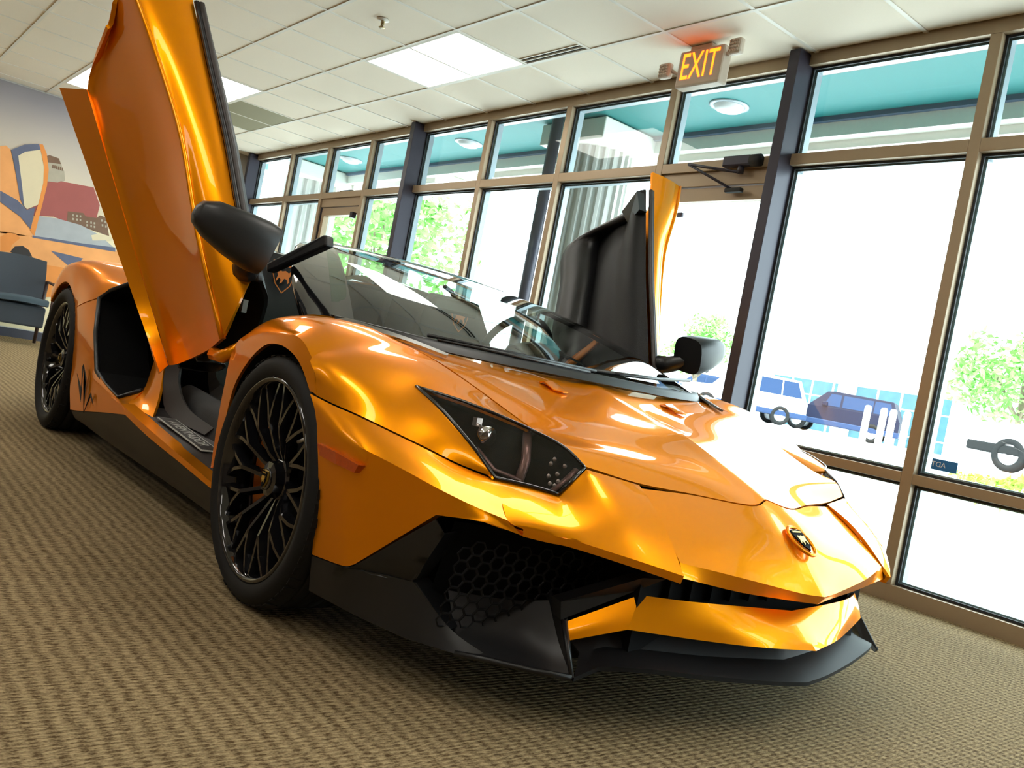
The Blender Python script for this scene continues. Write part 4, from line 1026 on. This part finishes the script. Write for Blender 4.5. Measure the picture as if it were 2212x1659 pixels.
# ---- wheels
def wheel(cx, zc, s, r_t, r_r, w_rim, w_in, wc, tw, caliper):
    """rim with tyre, Y spokes, hub, disc and caliper; outboard = +w"""
    def Y_(w): return s*w
    c = (cx, 0, zc)
    rim = MB().lathe([(r_r+.003, Y_(w_rim-.012)), (r_r+.002, Y_(w_rim)), (r_r-.006, Y_(w_rim+.001)), (r_r-.012, Y_(w_rim-.008)), (r_r-.016, Y_(w_rim-.035)), (r_r-.026, Y_(w_rim-.06)), (r_r-.03, Y_(w_in))], c, 'y', 64).build('wheel', 'gloss_black', CAR)
    hw = tw/2
    prof = [(r_r-.004, Y_(w_rim-.010)), (r_r+.006, Y_(w_rim+.000)), (r_r+.018, Y_(wc+hw-.004)), ((r_r+r_t)/2, Y_(wc+hw)), (r_t-.022, Y_(wc+hw-.006)), (r_t-.008, Y_(wc+hw-.018)), (r_t-.001, Y_(wc+hw-.040))]
    k = 5
    x0 = wc+hw-.040; x1 = wc-hw+.04
    for i in range(k):                                   # grooves round the tread
        a = x0+(x1-x0)*(i+.35)/k; b = x0+(x1-x0)*(i+.48)/k
        prof += [(r_t, Y_(a)), (r_t-.008, Y_(a)), (r_t-.008, Y_(b)), (r_t, Y_(b))]
    prof += [(r_t-.001, Y_(x1)), (r_t-.02, Y_(wc-hw)), (r_r+.02, Y_(wc-hw)), (r_r-.02, Y_(wc-hw+.02))]
    ty = MB().lathe(prof, c, 'y', 72).build('tyre', 'rubber', rim)
    ty['label'] = 'wide low-profile black tyre'
    # shoulder blocks
    b = MB()
    for k in range(60):
        q = 2*pi*k/60
        p = Vector((cos(q), 0, sin(q))); t = Vector((-sin(q), 0, cos(q)))
        o = Vector(c)+p*(r_t-.0085)+Vector((0, Y_(wc+hw-.026), 0))
        b.add([o-t*.012+Vector((0, s*.012, 0)), o+t*.010+Vector((0, s*.012, 0)), o+t*.010-Vector((0, s*.016, 0))+p*.0058, o-t*.012-Vector((0, s*.016, 0))+p*.0058], [(0, 1, 2, 3)])
    tb = b.build('tread_block', 'rubber', rim, solid=.003); tb['kind'] = 'stuff'
    # one Y spoke, copied round
    n = 14; wf = w_rim-.014; wh = w_rim-.058
    def pt(r, a, w): return Vector((r*cos(a), Y_(w), r*sin(a)))
    rf = r_r*.56; ro = r_r-.012
    d = radians(9.5)
    sk = MB()
    def arm(P, t0, t1, dp):
        """blade with a narrow outer edge and depth dp inwards"""
        vs = []
        for i, p in enumerate(P):
            dirv = (P[min(i+1, len(P)-1)]-P[max(i-1, 0)]).normalized(); nrm = dirv.cross(Vector((0, 1, 0))).normalized()
            t = t0+(t1-t0)*i/(len(P)-1)
            vs += [p-nrm*t, p+nrm*t, p+nrm*t*2.0-Vector((0, s*dp, 0)), p-nrm*t*2.0-Vector((0, s*dp, 0))]
        fs = []
        for i in range(len(P)-1):
            for k in range(4): fs.append((4*i+k, 4*i+(k+1) % 4, 4*i+4+(k+1) % 4, 4*i+4+k))
        fs += [(0, 1, 2, 3), tuple(4*len(P)-4+k for k in (3, 2, 1, 0))]
        sk.add(vs, fs, False)
    arm([pt(.045, .0, wh), pt(r_r*.3, .06, wh+.018), pt(rf, .0, wf)], .0055, .0050, .030)
    arm([pt(rf, 0, wf), pt((rf+ro)/2, d*.45, wf), pt(ro, d, wf-.002)], .0048, .0042, .026)
    arm([pt(rf, 0, wf), pt((rf+ro)/2, -d*.55, wf), pt(ro, -d, wf-.002)], .0048, .0042, .026)
    sk0 = sk.build('spoke', 'gloss_black', rim); sk0.location = c
    for k in range(1, n):
        o = inst(sk0, 'spoke', c, rim); o.rotation_euler = (0, 2*pi*k/n, 0)
    # centre lock hub with cap
    hub = MB().lathe([(.062, Y_(wh-.04)), (.060, Y_(wh-.002)), (.050, Y_(wh+.006)), (.046, Y_(wh+.030)), (.030, Y_(wh+.034)), (0, Y_(wh+.034))], c, 'y', 10, smooth=False).build('hub', 'gloss_black', rim)
    fm = frame((cx, Y_(wh+.0345), zc), (1, 0, 0) if s == -1 else (-1, 0, 0), (0, 0, 1))
    q = MB().lathe([(.029, 0), (.029, s*.003), (.026, s*.0035), (0, s*.0035)], (cx, Y_(wh+.034), zc), 'y', 24).build('hub_cap', 'gloss_black', rim)
    badge('cap_badge', fm @ Matrix.Translation((0, 0, .003)), .034, .042, rim)
    MB().lathe([(.06, Y_(w_rim-.125)), (r_r-.055, Y_(w_rim-.125)), (r_r-.055, Y_(w_rim-.105)), (.06, Y_(w_rim-.105))], c, 'y', 48, closed=True).build('brake_disc', 'slot_black', rim)
    b = MB(); rr0, rr1 = r_r*.50, r_r-.035; m = 8
    a0, a1 = caliper
    vs = []
    for k in range(m+1):
        q = a0+(a1-a0)*k/m
        for (rr, w) in ((rr0, w_rim-.085), (rr1, w_rim-.085), (rr1, w_rim-.15), (rr0, w_rim-.15)): vs.append(Vector(c)+pt(rr, q, w))
    fs = [(4*k+i, 4*k+(i+1) % 4, 4*k+4+(i+1) % 4, 4*k+4+i) for k in range(m) for i in range(4)]+[(0, 1, 2, 3), tuple(4*m+i for i in (3, 2, 1, 0))]
    b.add(vs, fs); b.build('brake_caliper', 'caliper', rim, bevel=.006)['label'] = 'orange brake caliper'
    q = radians(38)
    MB().tube([Vector(c)+pt(r_r-.03, q, w_rim-.03), Vector(c)+pt(r_r-.06, q, w_rim-.012)], .005, 8).build('valve', 'steel', rim)
    return rim
for s in (-1, 1):
    wheel(0, .33, s, .330, .2640, .975, .74, .860, .245, (radians(150), radians(212)))
    wheel(-2.7, .3555, s, .3555, .2800, .945, .60, .800, .33, (radians(-20), radians(40)))

# ---- cabin
b = MB()
b.grid(surf(both([[(.02,.68,.72),(.05,.40,.735),(.06,.15,.74),(.06,0,.74)], [(-.25,.72,.755),(-.22,.40,.765),(-.22,.15,.765),(-.22,0,.765)], [(-.52,.70,.745),(-.50,.40,.755),(-.48,.15,.77),(-.48,0,.77)], [(-.56,.70,.62),(-.54,.40,.62),(-.54,.15,.66),(-.54,0,.66)], [(-.45,.70,.45),(-.45,.40,.45),(-.50,.15,.5),(-.50,0,.5)]]), 4, 4))
b.build('dashboard', 'leather', CAR, solid=.01)
b = MB(); b.grid(surf([[(-.45,.20,.80),(-.45,.37,.83),(-.45,.54,.80)], [(-.60,.22,.83),(-.61,.37,.86),(-.60,.52,.83)], [(-.62,.22,.76),(-.62,.37,.76),(-.62,.52,.76)]], 4, 3)); b.build('instrument_hood', 'leather', CAR, solid=.008)
ring = [Vector((-.74, .37, .79))+Matrix.Rotation(radians(22), 3, 'Y') @ Vector((0, .175*cos(2*pi*k/32), .175*sin(2*pi*k/32))) for k in range(33)]
sw = MB().tube(ring, .015, 8, cap=False).build('steering_wheel', 'leather', CAR)
b = MB(); b.lathe([(0, -.02), (.05, -.02), (.055, .01), (0, .03)], (-.735, .37, .79), 'x', 16)
b.tube([(-.735,.37,.79), (-.74,.20,.79)], .014, 6); b.tube([(-.735,.37,.79), (-.74,.54,.79)], .014, 6); b.tube([(-.735,.37,.79), (-.68,.37,.63)], .014, 6)
b.build('spokes', 'satin_black', sw)
MB().box(-1.5, -.5, -.12, .12, .22, .52).build('centre_tunnel', 'leather', CAR, bevel=.03)
MB().tube([(-.70,0,.945), (-.74,0,.985), (-.80,0,1.005)], .009, 8).build('mirror_stalk', 'satin_black', CAR)
MB().box(-.71, -.685, -.11, .11, .90, .955).build('rear_view_mirror', 'satin_black', CAR, bevel=.012)
for s in (-1, 1):
    yc = s*.45
    G = surf([[(-.62,-.24,.36),(-.62,-.12,.34),(-.62,.12,.34),(-.62,.24,.36)], [(-.95,-.24,.37),(-.95,-.12,.31),(-.95,.12,.31),(-.95,.24,.37)], [(-1.20,-.25,.42),(-1.18,-.12,.34),(-1.18,.12,.34),(-1.20,.25,.42)], [(-1.28,-.25,.62),(-1.27,-.12,.56),(-1.27,.12,.56),(-1.28,.25,.62)], [(-1.38,-.20,.84),(-1.37,-.10,.83),(-1.37,.10,.83),(-1.38,.20,.84)], [(-1.43,-.13,.99),(-1.42,-.07,1.0),(-1.42,.07,1.0),(-1.43,.13,.99)]], 4, 4)
    seat = MB().grid([[Vector((p[0], yc+p[1], p[2])) for p in r] for r in G]).build('seat', 'leather', CAR, solid=.06, weld=.0005, sharp=60)
    fm = frame((-1.345, yc-s*0+(.0), .905), (0, 1, 0), (-.16, 0, .985))
    fm.translation = Vector((-1.308, yc, .925))
    bd = badge('embroidered_badge', fm, .10, .125, seat, rim='orange_trim', bull='orange_trim', outline_only=True)
b = MB()
for s in (-1, 1):
    b.grid([[Vector((x, s*y, z)) for x, y, z in r] for r in surf([[(-1.55,.10,1.02),(-1.56,.35,1.03),(-1.58,.58,1.0)], [(-1.75,.10,1.04),(-1.76,.35,1.05),(-1.80,.60,1.0)], [(-2.3,.10,.98),(-2.3,.35,.98),(-2.3,.66,.93)]], 4, 3)])
b.build('engine_cover', 'gloss_black', CAR, solid=.02)
b = MB()
for s in (-1, 1):
    b.tube([(-1.62, s*.20, .80), (-1.60, s*.22, 1.00), (-1.60, s*.42, 1.00), (-1.62, s*.50, .80)], .028, 8)
b.build('roll_hoop', 'satin_black', CAR)
b = MB()
for s in (-1, 1): b.box(-1.66, -1.60, -.72*s if s < 0 else 0, 0 if s < 0 else .72, .3, .98)
b.build('rear_bulkhead', 'leather', CAR)
b = MB(); b.grid(surf(both([[(-3.1,.80,.83),(-3.1,.4,.90),(-3.1,0,.91)], [(-3.62,.80,.80),(-3.62,.4,.84),(-3.62,0,.85)], [(-3.70,.78,.50),(-3.72,.4,.48),(-3.72,0,.48)], [(-3.62,.70,.20),(-3.64,.4,.16),(-3.64,0,.16)]]), 4, 3)); b.build('tail', 'paint', CAR, solid=.01)

# ---- raised scissor doors
BELT = [(-.450,.918,.845),(-.560,.966,1.058),(-.657,1.004,1.255),(-.774,1.062,1.494),(-.872,1.112,1.70),(-.92,1.138,1.81)]
RIDG = [(-.470,.962,.655),(-.587,1.051,.949),(-.700,1.118,1.235),(-.787,1.190,1.437),(-.856,1.285,1.642),(-.93,1.36,1.80)]
b0, b1 = (-.962,.970,.489), (-1.60,1.325,1.44)
BOT = [lerp(b0, b1, t) for t in (0, .26, .52, .78, 1.0)]
FOLD = [lerp((-.985,.950,.517), (-1.395,1.282,1.425), t) for t in (0, .26, .52, .78, 1.0)]
REAR = [(-1.395,1.282,1.425), (-1.22,1.30,1.512), (-.985,1.32,1.645), (-.93,1.36,1.80)]
def door(s):
    R5 = RIDG[:5]+[RIDG[5]]
    # lower skin between fold and ridge: six stations
    FO = [lerp(FOLD[0], FOLD[4], t) for t in (0, .25, .5, .75, 1.0)]+[(-1.10,1.31,1.58)]
    RI = RIDG
    rows_ = []
    for t, dw in ((0, -.012), (.08, -.026), (.33, -.030), (.66, -.024), (.93, -.004), (1, 0)):
        rows_.append([(lambda p: (p[0], p[1]+dw, p[2]))(lerp(FO[i], RI[i], t)) for i in range(6)])
    BO = [lerp(b0, b1, t) for t in (0, .25, .5, .75, 1.0)]
    sh = []
    for t, dw in ((0, 0), (.08, .002), (.35, .012), (.7, .012), (1, 0)):
        sh.append([(lambda p: (p[0]+dw, p[1]+dw*.5, p[2]))(lerp(RI[i], BELT[i], t)) for i in range(6)])
    bm_ = MB()
    bm_.grid(side(surf(rows_, 5, 4), s))
    bm_.grid(side(surf([BO, [(lambda p: (p[0], p[1]-.010, p[2]))(lerp(FOLD[0], FOLD[4], t)) for t in (0, .25, .5, .75, 1.0)]], 4, 3), s))
    bm_.grid(side(surf(sh, 5, 4), s))
    d = bm_.build('door', 'paint', CAR, solid=.014, weld=.0008, sharp=20)
    d['label'] = 'raised near scissor door, outer skin towards the camera' if s == -1 else 'raised far scissor door, inner lining towards the camera'
    # fold line trim where skin and shoulder meet
    MB().tube([sp(p, s) for p in crv(RIDG, 5)], .008, 8).build('shoulder_edge', 'paint', d)
    # weather strip and window slot along the belt line
    nb_ = [(p[0]+.010, p[1]-.008, p[2]+.002) for p in BELT]
    MB().tube([sp(p, s) for p in crv(nb_[:5], 5)], .010, 8, flat=.8).build('belt_seal', 'satin_black', d)
    nb2 = [(p[0]+.014, p[1]-.022, p[2]+.002) for p in BELT]
    MB().tube([sp(p, s) for p in crv(nb2[:5], 5)], .012, 8, flat=.7).build('window_channel', 'brown_black', d)
    # inner lining, a padded slab behind the skin
    def inn(p, d_, dx=0): return (p[0]+dx, p[1]-d_, p[2])
    L0 = [inn(BELT[i], .03, -.01) for i in range(5)]
    L1 = [inn(lerp(BELT[i], RIDG[i], .35), .10, -.06) for i in range(5)]
    L2 = [inn(lerp(RIDG[i], FO[i], .25), .14, -.02) for i in range(5)]
    L3 = [inn(lerp(RIDG[i], FO[i], .45), .13, -.0) for i in range(5)]
    L4 = [inn(lerp(RIDG[i], FO[i], .76), .07, .0) for i in range(5)]
    lin = MB().grid(side(surf([L0, L1, L2, L3, L4], 5, 4), s)).build('inner_lining', 'leather', d, solid=.012)
    # second rail of the lining with the pull loop between
    RL = [lerp(RIDG[i], FO[i], 1.0) for i in range(5)]
    def rp(i, t, d_): return inn(lerp(RIDG[i], FO[i], t), d_)
    Q0 = [rp(i, .74, .06) for i in range(5)]+[(-.98,1.21,1.58)]
    P0 = [rp(i, .74, .15) for i in range(5)]+[(-.96,1.12,1.58)]
    P1 = [rp(i, 1.0, .17) for i in range(5)]+[(-1.02,1.12,1.60)]
    P2 = [rp(i, 1.0, .05) for i in range(5)]+[(-1.03,1.21,1.60)]
    MB().grid(side(surf([Q0, P0, P1, P2], 5, 3), s)).build('lining_rail', 'satin_black', d, solid=.012)
    if s == 1: MB().prism([sp(p, s) for p in [(-1.02,1.13,1.60),(-.96,1.13,1.54),(-.80,1.03,1.58),(-.84,1.03,1.67)]], Vector((0, -s*.05, .0))).build('lining_bridge', 'satin_black', d)
    a, c = Vector(sp(P0[1], s)), Vector(sp(L3[1], s))
    MB().tube([a+Vector((-.02, -s*.02, -.02)), (a+c)/2+Vector((0, -s*.09, -.03)), c+Vector((0, -s*.02, .08)), (a+c)/2+Vector((0, -s*.05, .02)), a+Vector((-.01, -s*.02, .0))], .009, 6, flat=2.0).build('pull_strap', 'orange_trim', d)
    # inner edge bar (top of the lining, seen against the windscreen)
    if s == -1:
        MB().prism([sp(p, s) for p in [(-0.671, 0.79, 0.921), (-0.374, 0.75, 1.026), (-0.357, 0.75, 1.025), (-0.343, 0.75, 0.992), (-0.656, 0.79, 0.891)]], Vector((.0, -s*.03, .0))).build('lining_arm', 'satin_black', d, bevel=.006)
    # hinge arm at the foot of the door
    MB().tube([sp((-.46,.90,.64), s), sp((-.52,.93,.60), s), sp((-.60,.93,.60), s)], .022, 8).build('hinge_arm', 'paint', d)
    MB().box(-.530, -.512, s*.895-.008, s*.895+.008, .745, .785).build('door_latch', 'steel', d)
    # mirror: housing, face, stalk
    c0 = Vector((-.325, s*1.03, .958))
    ex = Vector((.60, s*-.52, -.61)).normalized() if False else None
    sec = [  # stations along the housing from the outboard tip to the inboard end
        (Vector((-.318,1.158,.992)), .016, .016), (Vector((-.318,1.148,.990)), .034, .034), (Vector((-.318,1.11,.980)), .055, .054), (Vector((-.316,1.04,.958)), .070, .072),
        (Vector((-.314,.975,.940)), .079, .078), (Vector((-.314,.945,.933)), .076, .074)]
    m_ = MB(); V = []; seg = 20
    axd = (sec[-1][0]-sec[0][0]).normalized()
    upv = Vector((.12, 0, .99)); upv = (upv-axd*upv.dot(axd)).normalized(); ov = axd.cross(upv)
    for (p, ra, rb) in sec:
        for k in range(seg):
            q = 2*pi*k/seg+.10; cx, sy = cos(q), sin(q)
            e_ = .6
            V.append(sp(p+upv*ra*(abs(cx)**e_)*(1 if cx > 0 else -1)+ov*rb*(abs(sy)**e_)*(1 if sy > 0 else -1), s))
    F_ = [(i*seg+k, i*seg+(k+1) % seg, (i+1)*seg+(k+1) % seg, (i+1)*seg+k) for i in range(len(sec)-1) for k in range(seg)]
    F_ += [tuple(range(seg)), tuple((len(sec)-1)*seg+k for k in range(seg))]
    m_.add(V, F_, True)
    mo = m_.build('mirror', 'satin_black', d, weld=.0005, sharp=48)
    mo['label'] = 'matt black door mirror'
    MB().tube([sp((-.455,.935,.875), s), sp((-.41,.955,.885), s), sp((-.33,.985,.915), s)], [.042, .036, .03], 10).build('mirror_stalk', 'satin_black', d)
for s in (-1, 1): door(s)

# ------------------------------------------------------------------ waiting-room chair by the mural
ch = empty('guest_chair', (-8.55, -.22, 0)); tag(ch, 'dark blue upholstered guest chair with wooden arms by the mural', 'chair')
MB().grid(surf([[(.28,-.25,.44),(.30,0,.45),(.28,.25,.44)], [(.24,-.25,.50),(.26,0,.515),(.24,.25,.50)], [(-.10,-.25,.49),(-.10,0,.50),(-.10,.25,.49)], [(-.22,-.25,.46),(-.22,0,.46),(-.22,.25,.46)]], 5, 4)).build('seat', 'teal_fabric', ch, solid=.05)
MB().grid(surf([[(-.20,-.26,.50),(-.22,0,.50),(-.20,.26,.50)], [(-.24,-.27,.74),(-.27,0,.74),(-.24,.27,.74)], [(-.29,-.26,.92),(-.32,0,.94),(-.29,.26,.92)]], 5, 4)).build('backrest', 'navy_fabric', ch, solid=.06)
MB().box(-.20, .24, -.24, .24, .20, .42).build('seat_skirt', 'navy_fabric', ch, bevel=.02)
for sy in (-1, 1):
    MB().tube([(-.27, sy*.30, .70), (.0, sy*.305, .685), (.27, sy*.30, .665)], [.02, .026, .02], 8, flat=.6).build('armrest', 'dark_wood', ch)
    MB().tube([(.25, sy*.29, .66), (.27, sy*.285, .3), (.28, sy*.28, 0)], [.022, .02, .018], 8).build('leg', 'dark_wood', ch)
    MB().tube([(-.26, sy*.29, .70), (-.25, sy*.28, .3), (-.30, sy*.28, 0)], [.022, .02, .018], 8).build('leg', 'dark_wood', ch)
